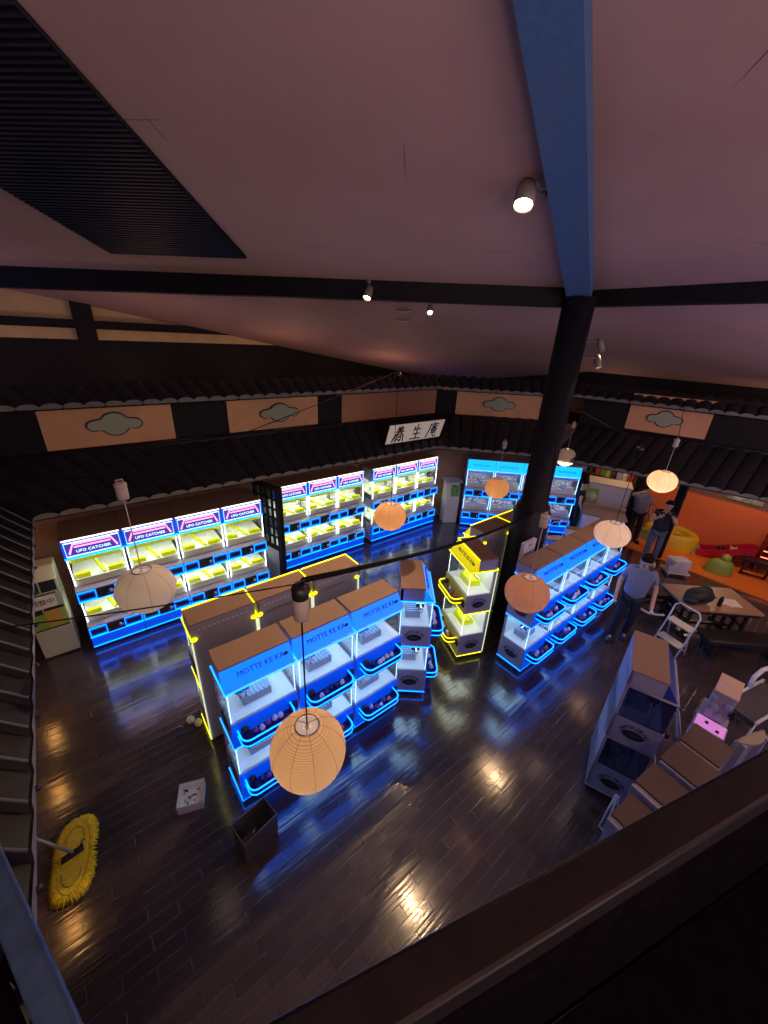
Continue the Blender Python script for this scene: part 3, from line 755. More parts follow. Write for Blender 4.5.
def make_big(x, y, rz, style, depth, label, group):
    t = thing('claw_machine', label, 'arcade machine', (x, y, 0), rz, group)
    made = []
    for nm, me, sub in big_parts(style, depth):
        o = bpy.data.objects.new(nm, me); COL.objects.link(o); o.parent = t if sub is None else made[sub]; made.append(o)
    return t
for i in range(4):
    make_big(-0.55 + 0.367 + i*0.738, 6.47 + 0.40, 0, 'violet', 0.8, '%s claw machine beside the calibration kiosk, counted from the kiosk' % ORD[i], 'claw machines nearest the kiosk')
for i in range(3):
    make_big(2.83 + 0.36 + i*0.735, 6.86 + 0.26, 0, 'violet', 0.5, '%s claw machine from the lattice screen, in the middle back group' % ORD[i], 'claw machines behind the lattice screen')
for i in range(3):
    make_big(5.26 + 0.36 + i*0.735, 6.82 + 0.28, 0, 'violet', 0.5, '%s claw machine under the hanging sign, counted from the lattice screen' % ORD[i], 'claw machines under the hanging sign')
for i in range(4):
    s = 0.37 + i*0.736
    make_big(8.02 + s*k + 0.25*k, 6.30 - s*k + 0.25*k, math.radians(-45), 'blue', 0.5, '%s white-lit blue claw machine on the diagonal wall, from the green-topped kiosk' % ORD[i], 'claw machines on the diagonal wall')

# white prize heaps behind the glass of the diagonal-wall machines
heap = mat('white_plush_heap', (0.72, 0.70, 0.74), 0.8, noise=0.3, nscale=30)
rnd = random.Random(5)
b = MB()
for i in range(4):
    s = 0.37 + i*0.736
    for zz in (0.625, 1.295):
        for j in range(14):
            lx = rnd.uniform(-.28, .28); ly = rnd.uniform(-.08, .14)
            px = 8.02 + s*k + 0.25*k + (lx + ly)*k; py = 6.30 - s*k + 0.25*k + (-lx + ly)*k
            b.ball((px, py, zz + rnd.uniform(0.03, .10)), rnd.uniform(.035, .06), n=7, m=5)
tag(b.build('plush_prizes', heap), 'heaps of white plush prizes inside the diagonal-wall claw machines', 'prizes', kind='stuff')
# ------------------------------------------------------------------ paper lanterns on cords
def paper(name, col, trans=0.45, ribs=30, bump=0.4, glow_=0.0):
    m = mat(name, col, 0.8); nt = m.node_tree; bs = nt.nodes['Principled BSDF']; out = nt.nodes['Material Output']
    tr = nt.nodes.new('ShaderNodeBsdfTranslucent'); tr.inputs[0].default_value = (*col, 1)
    mix = nt.nodes.new('ShaderNodeMixShader'); mix.inputs[0].default_value = trans
    nt.links.new(bs.outputs[0], mix.inputs[1]); nt.links.new(tr.outputs[0], mix.inputs[2]); nt.links.new(mix.outputs[0], out.inputs[0])
    tc = nt.nodes.new('ShaderNodeTexCoord'); w = nt.nodes.new('ShaderNodeTexWave'); w.bands_direction = 'Z'; w.inputs['Scale'].default_value = ribs
    w.inputs['Distortion'].default_value = 1.2; w.inputs['Detail'].default_value = 2
    nt.links.new(tc.outputs['Object'], w.inputs['Vector'])
    bp = nt.nodes.new('ShaderNodeBump'); bp.inputs['Strength'].default_value = bump; bp.inputs['Distance'].default_value = 0.006
    nt.links.new(w.outputs['Fac'], bp.inputs['Height']); nt.links.new(bp.outputs[0], bs.inputs['Normal'])
    if ribs > 20:
        r = nt.nodes.new('ShaderNodeValToRGB'); r.color_ramp.elements[0].color = (*[c*0.72 for c in col], 1); r.color_ramp.elements[1].color = (*col, 1)
        nt.links.new(w.outputs['Fac'], r.inputs[0]); nt.links.new(r.outputs[0], bs.inputs['Base Color']); nt.links.new(r.outputs[0], tr.inputs[0])
    return m

def lantern(loc, R, sz, m, zc, label, power=0.0, col=(1, 0.6, 0.3), dark=False, seams=8, big=False):
    t = thing('paper_lantern', label, 'pendant lamp', loc, 0, 'paper lanterns hanging over the hall')
    prof = []
    for i in range(19):
        a = math.radians(18 + (172 - 18)*i/18); prof.append((R*math.sin(a), R*sz*math.cos(a)))
    b = MB(); b.lathe(prof, 40); sh = b.build('shade', m, t)
    b = MB()
    for j in range(seams):
        a = 2*math.pi*j/seams; b.tube([(r*1.003*math.cos(a), r*1.003*math.sin(a), z) for r, z in prof], 0.0014, 4)
    b.build('seams', M['seam'], sh)
    rt, zt_ = prof[0]
    b = MB(); n = 24; b.tube([(rt*math.cos(2*math.pi*i/n), rt*math.sin(2*math.pi*i/n), zt_) for i in range(n)], 0.005, 6, closed=True)
    for a in (0, 2.1, 4.2): b.tube([(rt*math.cos(a), rt*math.sin(a), zt_), (0, 0, zt_ + 0.012)], 0.0025, 4)
    b.build('top_ring', M['steel'], sh)
    b = MB(); b.tube([(0, 0, zt_ + 0.0), (0, 0, 0.02)], 0.012, 8); b.ball((0, 0, -0.01), 0.03, n=10, m=8)
    b.build('bulb', M['bulb_on'] if power > 4 else M['bulb_off'], t)
    b = MB(); b.tube([(0, 0, zt_ + 0.01), (0, 0, zc - loc[2])], 0.0045, 5); b.build('cord', M['cord_dark'] if dark else M['cord_light'], t)
    b = MB(); b.lathe([(rt*0.30, zt_ - 0.016), (rt*0.96, zt_ - 0.010), (rt*0.96, zt_ - 0.014), (rt*0.30, zt_ - 0.022)], 24); b.build('socket_plate', M['plate'], t)
    zz = zc - loc[2]; q = 0.68 if big else 0.72; cm = M['canopy'] if (big or not dark) else M['cord_dark']; h1 = 0.115 if big else 0.09; h2 = h1 + (0.05 if big else 0.02)
    b = MB(); b.lathe([(0, -0.01), (0.052*q, -0.01), (0.055*q, 0.0), (0.055*q, h1), (0.0, h1)], 20, (0, 0, zz)); cn = b.build('canopy', cm, t)
    b = MB(); b.lathe([(0.058*q, h1 - 0.005), (0.060*q, h2), (0.035*q, h2 + 0.01), (0.0, h2 + 0.01)], 20, (0, 0, zz))
    b.tube([(-0.03*q, 0, zz + h2), (-0.03*q, 0, zz + h2 + 0.03), (0.03*q, 0, zz + h2 + 0.03), (0.03*q, 0, zz + h2)], 0.009*q, 6)
    b.build('canopy_clamp', M['black'] if dark else M['canopy'], cn)
    if power > 0: lamp('lantern_light', 'POINT', (loc[0], loc[1], loc[2] - 0.05), power, col, 0.06)  # weak light added even in the lantern that is off
    return t
M['plate'] = mat('pinkish_white_plate', (0.88, 0.78, 0.80), 0.5, emit=(1.0, 0.85, 0.85), strength=0.12)  # faint glow put in for light reaching the plate
M['seam'] = mat('lantern_seam', (0.34, 0.22, 0.13), 0.8)
M['bulb_off'] = mat('frosted_bulb', (0.7, 0.68, 0.62), 0.4)
M['bulb_on'] = glow('lit_bulb', (1.0, 0.72, 0.40), 2.5)
M['cord_dark'] = mat('dark_cord', (0.006, 0.005, 0.006), 0.7, spec=0.1); M['cord_light'] = mat('pale_cord', (0.45, 0.42, 0.45), 0.6)
M['canopy'] = mat('greyish_canopy', (0.42, 0.38, 0.36), 0.5)
pp_tan = paper('woven_tan_paper', (0.82, 0.60, 0.38), 0.35, 34, 0.6)
pp_grey = paper('pale_grey_paper', (0.72, 0.66, 0.58), 0.45, 12, 0.25)
pp_org = paper('orange_tan_paper', (0.78, 0.52, 0.28), 0.45, 14, 0.25)
pp_sal = paper('salmon_tan_paper', (0.68, 0.44, 0.33), 0.35, 22, 0.35)
pp_crm = paper('cream_paper', (0.84, 0.72, 0.58), 0.5, 14, 0.25)
lantern((0.163, 3.26, 2.80), 0.225, 0.86, pp_grey, 3.62, 'pale grey unlit paper lantern hanging in front of the back claw machines', 0.6, (1, 0.8, 0.6))
lantern((0.64, 1.35, 2.62), 0.215, 1.0, pp_tan, 3.58, 'large woven tan ball lantern hanging nearest, in front of the blue row', 2.2, (1, 0.80, 0.58), dark=True, seams=10, big=True)
lantern((3.19, 3.73, 2.52), 0.225, 0.90, pp_org, 4.30, 'orange glowing paper lantern in front of the machines under the hanging sign', 1.5, (1, 0.72, 0.46), dark=True)
lantern((5.94, 3.92, 2.33), 0.225, 0.88, pp_org, 3.10, 'orange glowing paper lantern before the diagonal wall, left of the column', 1.5, (1, 0.72, 0.46))
lantern((3.32, 1.61, 2.44), 0.225, 0.90, pp_sal, 3.22, 'salmon tan paper lantern over the near end of the blue row by the column', 1.4, (1, 0.60, 0.35))
lantern((5.41, 1.66, 2.51), 0.225, 0.80, pp_crm, 3.6, 'pale pinkish paper lantern over the far end of the blue row by the column', 1.2, (1, 0.72, 0.58), dark=True)
lantern((8.95, 4.20, 2.42), 0.225, 0.95, pp_crm, 3.12, 'bright cream lit paper lantern half hidden behind the column', 6.0, (1, 0.80, 0.55))
lantern((7.75, 1.89, 2.76), 0.225, 0.86, pp_crm, 3.38, 'bright lit paper lantern hanging before the play corner', 3.0, (1, 0.66, 0.36))

def cable(pts, r, label, m=None):
    b = MB(); pts = [Vector(p) for p in pts]
    b.tube(pts, r, 6); o = b.build('overhead_cable', m or M['cord_dark']); tag(o, label, 'cable'); return o
def sag(p, q, d, n=14):
    p, q = Vector(p), Vector(q); return [p.lerp(q, i/n) - Vector((0, 0, d*4*(i/n)*(1 - i/n))) for i in range(n+1)]
cable(sag((0.66, 1.36, 3.77), (5.45, 2.86, 2.36), 0.10), 0.014, 'thick black cable sagging from the nearest lantern to the column collar')
cable(sag((-1.60, 2.60, 3.55), (0.62, 1.35, 3.77), 0.04), 0.003, 'thin dark cable from the side wall to the nearest lantern')
cable(sag((-1.60, 4.1, 3.75), (0.163, 3.26, 3.80), 0.02), 0.005, 'thin cable from the side wall to the pale grey lantern')
cable(sag((0.163, 3.26, 3.76), (3.19, 3.73, 4.44), 0.02), 0.004, 'thin cable linking the pale grey lantern to the orange lantern')
cable(sag((5.94, 3.92, 3.28), (5.62, 3.16, 3.62), 0.02), 0.005, 'thin cable from the column to the orange lantern before the diagonal wall')
cable(sag((3.32, 1.61, 3.40), (5.55, 2.80, 3.55), 0.03), 0.005, 'thin cable from the column to the salmon tan lantern')
cable(sag((8.95, 4.2, 3.30), (9.9, 4.62, 3.72), 0.03), 0.005, 'thin cable from the upper wall to the half-hidden cream lantern')
cable(sag((7.75, 1.89, 3.55), (10.42, 2.65, 3.95), 0.05), 0.005, 'thin dark cable rising from the play-corner lantern to the cloud panel')
cable(sag((5.41, 1.66, 3.78), (5.84, 2.80, 4.0), 0.02), 0.004, 'thin cable from the column to the pale pinkish lantern')

# ------------------------------------------------------------------ spotlights
M['spot_body'] = mat('brown_grey_spot_body', (0.20, 0.17, 0.15), 0.4)
def spot(loc, aim, label, power, glowing=6.0, r=0.055, foot=None, angle=1.3, colr=WARM):
    loc = Vector(loc); d = (Vector(aim) - loc).normalized(); q = d.to_track_quat('-Z', 'Y')
    t = thing('spotlight', label, 'spotlight', loc, 0, 'ceiling spotlights')
    b = MB(); b.lathe([(0.0, 0.10), (r*0.75, 0.09), (r*0.95, 0.03), (r*1.0, -0.09), (r*0.9, -0.09), (r*0.85, -0.06)], 20)
    o = b.build('housing', M['spot_body'], t); o.rotation_mode = 'QUATERNION'; o.rotation_quaternion = q
    b = MB(); b.ball((0, 0, -0.062), r*0.82, 1, 1, 0.35, 16, 8); o = b.build('bulb', glow('spot_bulb', (1.0, 0.80, 0.50), glowing), t); o.rotation_mode = 'QUATERNION'; o.rotation_quaternion = q
    if foot is not None:
        b = MB(); f = Vector(foot) - loc; b.tube([(0, 0, 0.05), tuple(f*0.6 + Vector((0, 0, .02))), tuple(f)], 0.012, 6); b.ball(tuple(f), 0.03, n=8, m=6); b.build('bracket', M['spot_body'], t)
    if power > 0: lamp('spot_beam', 'SPOT', tuple(loc + d*0.10), power, colr, 0.05, aim, angle, 0.7)
    return t
spot((3.27, 2.38, 5.90), (1.2, 1.2, 1.0), 'bright spotlight bracketed to the left edge of the hip beam', 55, 30, 0.085, (3.45, 2.33, 5.93))
spot((3.62, 4.98, 5.35), (0.2, 3.1, 0.0), 'bright spotlight hanging under the left cross beam', 320, 16, 0.06, (3.68, 5.06, 5.50))
spot((4.42, 4.55, 5.20), (3.0, 3.0, 3.6), 'small downlight under the cross beam left of the column', 30, 8, 0.045, (4.40, 4.58, 5.3))
spot((5.95, 2.70, 4.84), (7.6, 1.2, 0.2), 'upper of two spotlights on the right side of the column', 40, 7, 0.045, (5.82, 2.86, 4.88))
spot((5.95, 2.68, 4.63), (5.2, 0.4, 0.0), 'lower of two spotlights on the right side of the column', 40, 7, 0.045, (5.82, 2.86, 4.66))
for (u, v), lb in (((4.85, 5.65), 'nearer round white downlight in the ceiling beyond the cross beam'), ((5.24, 6.09), 'farther round white downlight in the ceiling beyond the cross beam')):
    t = thing('downlight', lb, 'ceiling light', (u, v, ZA(u, v) - 0.004), 0, 'round ceiling downlights')
    b = MB(); b.lathe([(0.0, 0.0), (0.10, 0.0), (0.125, -0.012), (0.13, 0.0)], 24); o = b.build('bezel', M['cream'], t); o.rotation_euler = (0.157, -0.157, 0)
    b = MB(); b.lathe([(0.0, -0.006), (0.09, -0.006)], 24); o = b.build('lens', glow('dim_lens', (1.0, 0.85, 0.75), 2.5), t); o.rotation_euler = (0.157, -0.157, 0)
# warm wall lamps under the near side roof that shine on the boards
for i, (u, v) in enumerate(((-1.36, 3.81), (-1.46, 5.79), (-1.50, 6.95))):
    t = thing('wall_lamp', ['warm wall lamp under the near side roof, closest to the balcony', 'warm wall lamp under the near side roof, middle one of three', 'warm wall lamp under the near side roof, closest to the back wall'][i], 'wall lamp', (u, v, 1.90), 0, 'warm wall lamps under the side roof')
    b = MB(); b.box(-1.60 - u, -1.575 - u, -0.05, 0.05, -0.10, 0.12); b.tube([(-1.58 - u, 0, 0.02), (0.0, 0, 0.03)], 0.012, 6); b.build('bracket', M['black'], t)
    b = MB(); b.lathe([(0.03, 0.12), (0.075, 0.10), (0.085, -0.06), (0.05, -0.10)], 16); b.build('shade', glow('amber_lamp_shade', (1.0, 0.50, 0.13), 6.0), t)

# ------------------------------------------------------------------ hanging sign
sg = thing('hanging_sign', 'cream hanging signboard with three seal-script characters under the pent roof', 'sign', (6.22, 6.60, 2.58), 0)
def sgx(b): b.xform(Matrix.Rotation(math.radians(18), 4, 'X')); return b
b = MB(); b.box(-0.90, 0.90, 0.0, 0.05, 0.0, 0.54); sgx(b).build('frame', M['timber'], sg)
b = MB(); b.box(-0.86, 0.86, -0.012, 0.0, 0.035, 0.505); sgx(b).build('board', mat('cream_sign_board', (0.78, 0.70, 0.60), 0.6, emit=(0.9, 0.8, 0.7), strength=0.10), sg)
ST = [  # seal-style strokes, each glyph in a 1 x 1 box
 [[(.36,1.0),(.44,.88)],[(.64,1.0),(.56,.88)],[(.26,.86),(.74,.86)],[(.30,.76),(.70,.76)],[(.20,.66),(.80,.66)],[(.50,.88),(.50,.62)],[(.50,.66),(.38,.56),(.22,.44),(.10,.20),(.04,.0)],[(.50,.66),(.64,.56),(.80,.42),(.86,.20),(.86,.0)],[(.34,.46),(.34,.10),(.28,.0)],[(.34,.46),(.66,.46),(.66,.04)],[(.34,.32),(.64,.32)],[(.36,.18),(.50,.14),(.60,.0)]],
 [[(.50,1.0),(.50,.06)],[(.30,.88),(.26,.66),(.20,.58)],[(.24,.68),(.78,.68)],[(.22,.38),(.78,.38)],[(.08,.05),(.92,.05)]],
 [[(.50,1.0),(.52,.90)],[(.18,.88),(.88,.88)],[(.20,.88),(.18,.50),(.10,.20),(.02,.0)],[(.34,.74),(.84,.74)],[(.58,.84),(.58,.60)],[(.56,.70),(.40,.56),(.32,.50)],[(.58,.70),(.76,.56),(.84,.52)],[(.40,.52),(.78,.52),(.78,.28),(.40,.28),(.40,.52)],[(.40,.40),(.78,.40)],[(.58,.58),(.58,.14),(.66,.02),(.86,.04),(.88,.14)]]]
b = MB()
for gi, g in enumerate(ST):
    for st in g:
        b.tube([(-0.72 + gi*0.53 + x*0.38, -0.017, 0.075 + y*0.39) for x, y in st], 0.016, 5)
sgx(b).build('lettering', M['navy'], sg)

# ------------------------------------------------------------------ kiosk with the adjustment notice
ck = thing('medal_kiosk', 'cream kiosk with a white notice and green and orange panels, beside the side roof', 'kiosk', (-0.94, 6.86, 0), 0)
b = MB(); b.xprism([(-0.25, 0.03), (-0.25, 0.86), (-0.20, 1.34), (0.0, 1.48), (0.25, 1.48), (0.25, 0.03)], -0.22, 0.22); b.build('cabinet', mat('cream_kiosk_body', (0.60, 0.56, 0.46), 0.45), ck, bevel=0.01)
b = MB(); b.box(-0.20, 0.20, -0.23, 0.23, 0, 0.03); b.build('plinth', M['black'], ck)
tilt = math.atan2(0.05, 0.48)
def kp(name, x0, x1, z0, z1, m, th=0.006):
    """panel lying on the kiosk's front; above z 0.86 the front leans back"""
    yf = lambda z: -0.25 if z <= 0.86 else -0.25 + (z - 0.86)*0.05/0.48
    b = MB(); b.hexa([(x0, yf(z0) - th, z0), (x1, yf(z0) - th, z0), (x1, yf(z0), z0), (x0, yf(z0), z0)], [(x0, yf(z1) - th, z1), (x1, yf(z1) - th, z1), (x1, yf(z1), z1), (x0, yf(z1), z1)])
    return b.build(name, m, ck)
kp('green_panel', -0.20, 0.20, 0.56, 0.86, mat('leaf_green_print', (0.30, 0.45, 0.08), 0.5), 0.003)
kp('orange_panel', -0.03, 0.15, 0.56, 0.855, mat('amber_print', (0.62, 0.36, 0.07), 0.5), 0.006)
kp('dark_strip', -0.20, 0.20, 0.535, 0.555, M['black'])
kp('upper_panel', -0.21, 0.21, 0.86, 1.335, mat('mint_print', (0.42, 0.52, 0.36), 0.5), 0.003)
kp('screen', -0.19, -0.01, 1.16, 1.33, M['black']); kp('screen', 0.01, 0.19, 1.16, 1.33, M['screen'])
kp('slot', -0.14, 0.16, 1.115, 1.135, M['black'])
kp('insert', -0.20, -0.05, 0.82, 0.90, M['navy']); kp('insert', -0.03, 0.20, 0.86, 0.905, M['screen'])
kp('notice', -0.17, 0.14, 0.91, 1.105, mat('white_notice', (0.80, 0.78, 0.68), 0.6), 0.010)
me = text_mesh('調整中', 0.095, 0.001); me.materials.clear(); me.materials.append(M['black'])
o = bpy.data.objects.new('lettering', me); COL.objects.link(o); o.parent = ck; o.location = (-0.015, -0.2475, 1.005); o.rotation_euler = (math.radians(90 - 5.9), 0, 0)
b = MB(); b.ball((-0.20, -0.235, 1.22), 0.016, n=8, m=6); b.ball((-0.20, -0.24, 1.17), 0.014, n=8, m=6); b.build('indicator', glow('red_indicator', (1.0, 0.05, 0.03), 2.5), ck)

# second kiosk in the corner
k2 = thing('prize_kiosk', 'white kiosk with a green picture standing in the corner before the diagonal wall', 'kiosk', (8.02, 6.62, 0), math.radians(-30))
k2.location = (7.97, 6.72, 0)
b = MB(); b.xprism([(-0.18, 0.0), (-0.18, 0.80), (-0.10, 1.18), (0.10, 1.24), (0.16, 1.24), (0.16, 0.0)], -0.20, 0.20); b.build('cabinet', M['cream'], k2, bevel=0.01)
b = MB(); b.hexa([(-0.06, -0.186, 0.82), (0.17, -0.186, 0.82), (0.17, -0.176, 0.82), (-0.06, -0.176, 0.82)], [(-0.06, -0.116, 1.14), (0.17, -0.116, 1.14), (0.17, -0.106, 1.14), (-0.06, -0.106, 1.14)]); b.build('picture', mat('green_picture', (0.10, 0.30, 0.05), 0.5, noise=0.7, nscale=14), k2)
b = MB(); b.box(-0.24, 0.24, -0.22, 0.18, 1.24, 1.265); b.build('top_panel', M['white'], k2)

# lattice screen between the first and middle claw machine groups
ls = thing('lattice_screen', 'dark lattice-windowed screen standing between two groups of claw machines', 'screen', (2.58, 6.32, 0), math.radians(-62))
ls.location = (2.50, 7.12, 0); ls.rotation_euler = (0, 0, math.radians(-74))
b = MB(); b.box(0, 0.06, -0.03, 0.03, 0, 2.16); b.box(0.68, 0.78, -0.05, 0.05, 0, 2.16); b.box(0.06, 0.68, -0.03, 0.03, 2.08, 2.16); b.box(0.06, 0.68, -0.025, 0.025, 0.78, 0.86)
for i in range(1, 4): b.box(0.06 + 0.62*i/4 - 0.014, 0.06 + 0.62*i/4 + 0.014, -0.02, 0.02, 0.86, 2.08)
for i in range(1, 6): b.box(0.06, 0.68, -0.018, 0.018, 0.86 + 1.22*i/6 - 0.012, 0.86 + 1.22*i/6 + 0.012)
b.build('lattice', M['timber'], ls)
b = MB(); b.box(0.06, 0.68, -0.02, 0.02, 0.0, 0.78); b.build('lower_panel', M['white'], ls)
pn = MB(); pn.box(0.06, 0.68, -0.004, 0.004, 0.86, 2.08); pn.build('panes', M['acrylic'], ls)
# ------------------------------------------------------------------ things on the open floor
# yellow mop lying flat
mp = thing('dust_mop', 'yellow fringed dust mop lying on the boards beside the near side roof', 'mop', (-0.945, 3.34, 0.0), math.radians(-8))
b = MB(); n = 420; rnd = random.Random(3)
def oval(i, n): 
    a = 2*math.pi*i/n; ca, sa = math.cos(a), math.sin(a)
    return 0.185*math.copysign(abs(ca)**0.72, ca), 0.40*math.copysign(abs(sa)**0.60, sa)
for lay in range(2):
    for i in range(n):
        x, y = oval(i + 0.5*lay, n); j = rnd.uniform(-.006, .006); e = rnd.uniform(.95, 1.02) - 0.07*lay
        b.tube([(x*0.55, y*0.76, 0.046), (x*0.84*e + j*.4, y*0.92*e, 0.046 + 0.008*lay), (x*e + j, y*e + j, 0.012 + 0.02*lay)], [0.007, 0.0065, 0.004], 4)
b.build('fringe', mat('yellow_cotton_fringe', (0.72, 0.55, 0.02), 0.9, noise=0.25, nscale=40), mp)
b = MB(); k_ = 32
v = [(0.115*math.cos(2*math.pi*i/k_), 0.33*math.copysign(abs(math.sin(2*math.pi*i/k_))**0.7, math.sin(2*math.pi*i/k_)), z) for z in (0.04, 0.062) for i in range(k_)]
b.add(v, [tuple(range(k_)), tuple(range(k_, 2*k_))] + [(i, (i+1) % k_, k_+(i+1) % k_, k_+i) for i in range(k_)]); b.build('pad', mat('yellow_mop_pad', (0.66, 0.50, 0.03), 0.9, noise=0.15, nscale=30), mp)
st_m = mat('dark_yellow_stitch', (0.36, 0.26, 0.02), 0.9)
for s in (-1, 1):
    b = MB(); b.tube([(0.075*math.cos(a), s*(0.14 + 0.13*math.sin(a)), 0.064) for a in [math.pi*i/12 for i in range(13)]], 0.005, 5); b.build('stitching', st_m, mp)
b = MB(); b.hexa([(-0.085, -0.045, 0.062), (0.085, 0.0, 0.062), (0.075, 0.055, 0.062), (-0.09, 0.01, 0.062)], [(-0.085, -0.045, 0.085), (0.085, 0.0, 0.085), (0.075, 0.055, 0.085), (-0.09, 0.01, 0.085)]); b.tube([(0.055, 0.03, 0.085), (0.07, 0.08, 0.10), (0.09, 0.09, 0.09)], 0.007, 6)
b.build('clamp', M['black'], mp)
b = MB(); b.tube([(0.0, 0.01, 0.09), (-0.55, 0.14, 1.05)], 0.014, 10); b.build('handle', mat('grey_mop_handle', (0.40, 0.42, 0.45), 0.35, 0.4), mp)

# white open basket and grey bin
wb = thing('white_basket', 'shallow white open box with loose parts, on the floor left of the grey bin', 'box', (0.10, 3.22, 0), math.radians(-20))
b = MB(); a = 0.128
for x0, x1, y0, y1, z0, z1 in ((-a, a, -a, a, 0, 0.008), (-a, a, -a, -a+.008, 0, .12), (-a, a, a-.008, a, 0, .12), (-a, -a+.008, -a, a, 0, .12), (a-.008, a, -a, a, 0, .12)): b.box(x0, x1, y0, y1, z0, z1)
b.build('tub', mat('bright_white_tub', (0.85, 0.84, 0.82), 0.5), wb)
b = MB(); b.tube([(-a, -a, .12), (a, -a, .12), (a, a, .12), (-a, a, .12)], 0.007, 6, closed=True); b.build('rim', M['white'], wb)
b = MB(); rnd = random.Random(8)
for i in range(14):
    p = Vector((rnd.uniform(-.10, .09), rnd.uniform(-.09, .10), 0.014)); q = p + Vector((rnd.uniform(-.05, .05), rnd.uniform(-.05, .05), rnd.uniform(0, .03)))
    b.tube([p, q], 0.006, 5)
o = b.build('loose_parts', M['screen']); o.location = wb.location; o.rotation_euler = wb.rotation_euler; tag(o, 'small dark loose parts scattered in the white basket', 'parts', kind='stuff')

gb = thing('grey_bin', 'dark grey open rectangular bin beside the near corner of the blue row', 'bin', (0.53, 2.43, 0), math.radians(10))
b = MB(); 
def openbox(b, ax, ay, hh, th, taper=0.94):
    o = [(-ax*taper, -ay*taper), (ax*taper, -ay*taper), (ax*taper, ay*taper), (-ax*taper, ay*taper)]; O = [(-ax, -ay), (ax, -ay), (ax, ay), (-ax, ay)]
    v = [(x, y, 0) for x, y in o] + [(x, y, hh) for x, y in O] + [(x*(1-th/ax), y*(1-th/ay), hh) for x, y in O] + [(x*(1-th/ax), y*(1-th/ay), th) for x, y in o]
    f = [(3, 2, 1, 0), (12, 13, 14, 15)]
    for i in range(4):
        j = (i+1) % 4; f += [(i, j, 4+j, 4+i), (4+i, 4+j, 8+j, 8+i), (8+i, 8+j, 12+j, 12+i)]
    return b.add(v, f)
openbox(b, 0.185, 0.12, 0.34, 0.008); b.build('tub', mat('dark_grey_bin', (0.075, 0.072, 0.08), 0.5), gb)
b = MB(); b.tube([(-.185, -.12, .34), (.185, -.12, .34), (.185, .12, .34), (-.185, .12, .34)], 0.007, 6, closed=True); b.build('rim', mat('bin_rim', (0.14, 0.135, 0.145), 0.4), gb)
b = MB(); b.tube([(0, 0, 0), (0.16, 0.06, 0.04)], 0.008, 6); b.ball((0, 0, 0), 0.016, n=8, m=6); o = b.build('hand_tool', M['steel'], loc=(0.46, 2.42, 0.03), rz=0.5); tag(o, 'thin pale hand tool lying inside the dark grey bin', 'tool')
for p, lb in (((0.335, 4.215), 'white egg-shaped capsule on the floor, farther from the yellow machines'), ((0.405, 4.115), 'white egg-shaped capsule on the floor, touching the yellow machine end')):
    b = MB(); b.ball((0, 0, 0.058), 0.048, 1, 1, 1.2, 16, 10); o = b.build('white_capsule', mat('eggshell_white', (0.75, 0.72, 0.66), 0.4), loc=(p[0], p[1], 0)); tag(o, lb, 'capsule', 'white capsules on the floor')

# ------------------------------------------------------------------ unlit white machines along the balcony
wm = make_mini(4.225, 0.52, math.radians(19), 'white', 'unlit white mini crane machine with two logos, standing alone below the balcony', None, prizes=False)
def carton_cabinet(loc, rz, wx, wy, h, label):
    t = thing('prize_cabinet', label, 'cabinet', loc, rz, 'brown-topped cabinets under the balcony rail')
    b = MB(); b.box(-wx/2 + .01, wx/2 - .01, -wy/2 + .01, wy/2 - .01, 0.05, h - 0.02); b.build('body', M['white'], t, bevel=0.006)
    b = MB(); b.box(-wx/2 + 0.035, wx/2, -wy/2, wy/2, h - 0.02, h); b.build('top_board', M['dim_top'], t)
    if wx < 0.37:
        b = MB(); b.xprism([(-wy/2, h - 0.16), (wy/2, h - 0.16), (wy/2, h - 0.02), (-wy/2, h - 0.02)], -wx/2 - 0.02, -wx/2 + 0.01); b.build('header', M['white'], t)
    b = MB(); b.box(-wx/2 + .03, wx/2 - .03, -wy/2 + .03, wy/2 - .03, 0, 0.05); b.build('plinth', M['black'], t)
    return t
for i, (u, v, hh, dx) in enumerate(((4.15, -0.105, 1.32, .375), (3.765, -0.14, 1.31, .375), (3.36, -0.08, 1.28, .36), (2.95, -0.06, 1.22, .36))):
    carton_cabinet((u, v, 0), math.radians(-7), dx, 0.50 if i else 0.33, hh, '%s brown-topped white cabinet from the small beige-topped one, under the balcony rail' % ORD[i])

# small cabinet with a beige top and a pink-lit base
sc = thing('small_crane_cabinet', 'small white prize cabinet with a beige top and pink-lit base', 'arcade machine', (5.41, -0.06, 0), math.radians(3))
b = MB(); b.box(-0.19, 0.19, -0.105, 0.105, 0.80, 1.20); b.build('case', M['white'], sc, bevel=0.015)
b = MB(); b.box(-0.20, 0.0, -0.11, 0.11, 1.20, 1.222); b.box(0.005, 0.20, -0.11, 0.11, 1.20, 1.222); b.build('top_board', mat('beige_top_board', (0.55, 0.40, 0.34), 0.7), sc)
b = MB(); b.box(-0.42, -0.20, -0.15, 0.15, 0.76, 0.80); b.box(-0.40, 0.20, -0.14, 0.14, 0.0, 0.76); b.build('base', M['white'], sc)
b = MB(); b.box(-0.41, -0.21, -0.14, 0.14, 0.80, 0.806); b.build('lit_deck', glow('pink_lit_deck', (0.80, 0.28, 0.78), 0.4), sc)
b = MB()
for x, y, z, r in ((-0.205, -0.06, 1.08, .045), (-0.205, 0.05, 1.0, .05), (-0.205, -0.02, 0.9, .045), (-0.205, 0.08, 1.12, .03)): b.ball((x, y, z), r, 0.35, 1, 1, 10, 6)
b.build('front_details', mat('blue_grey_detail', (0.30, 0.36, 0.50), 0.4), sc)
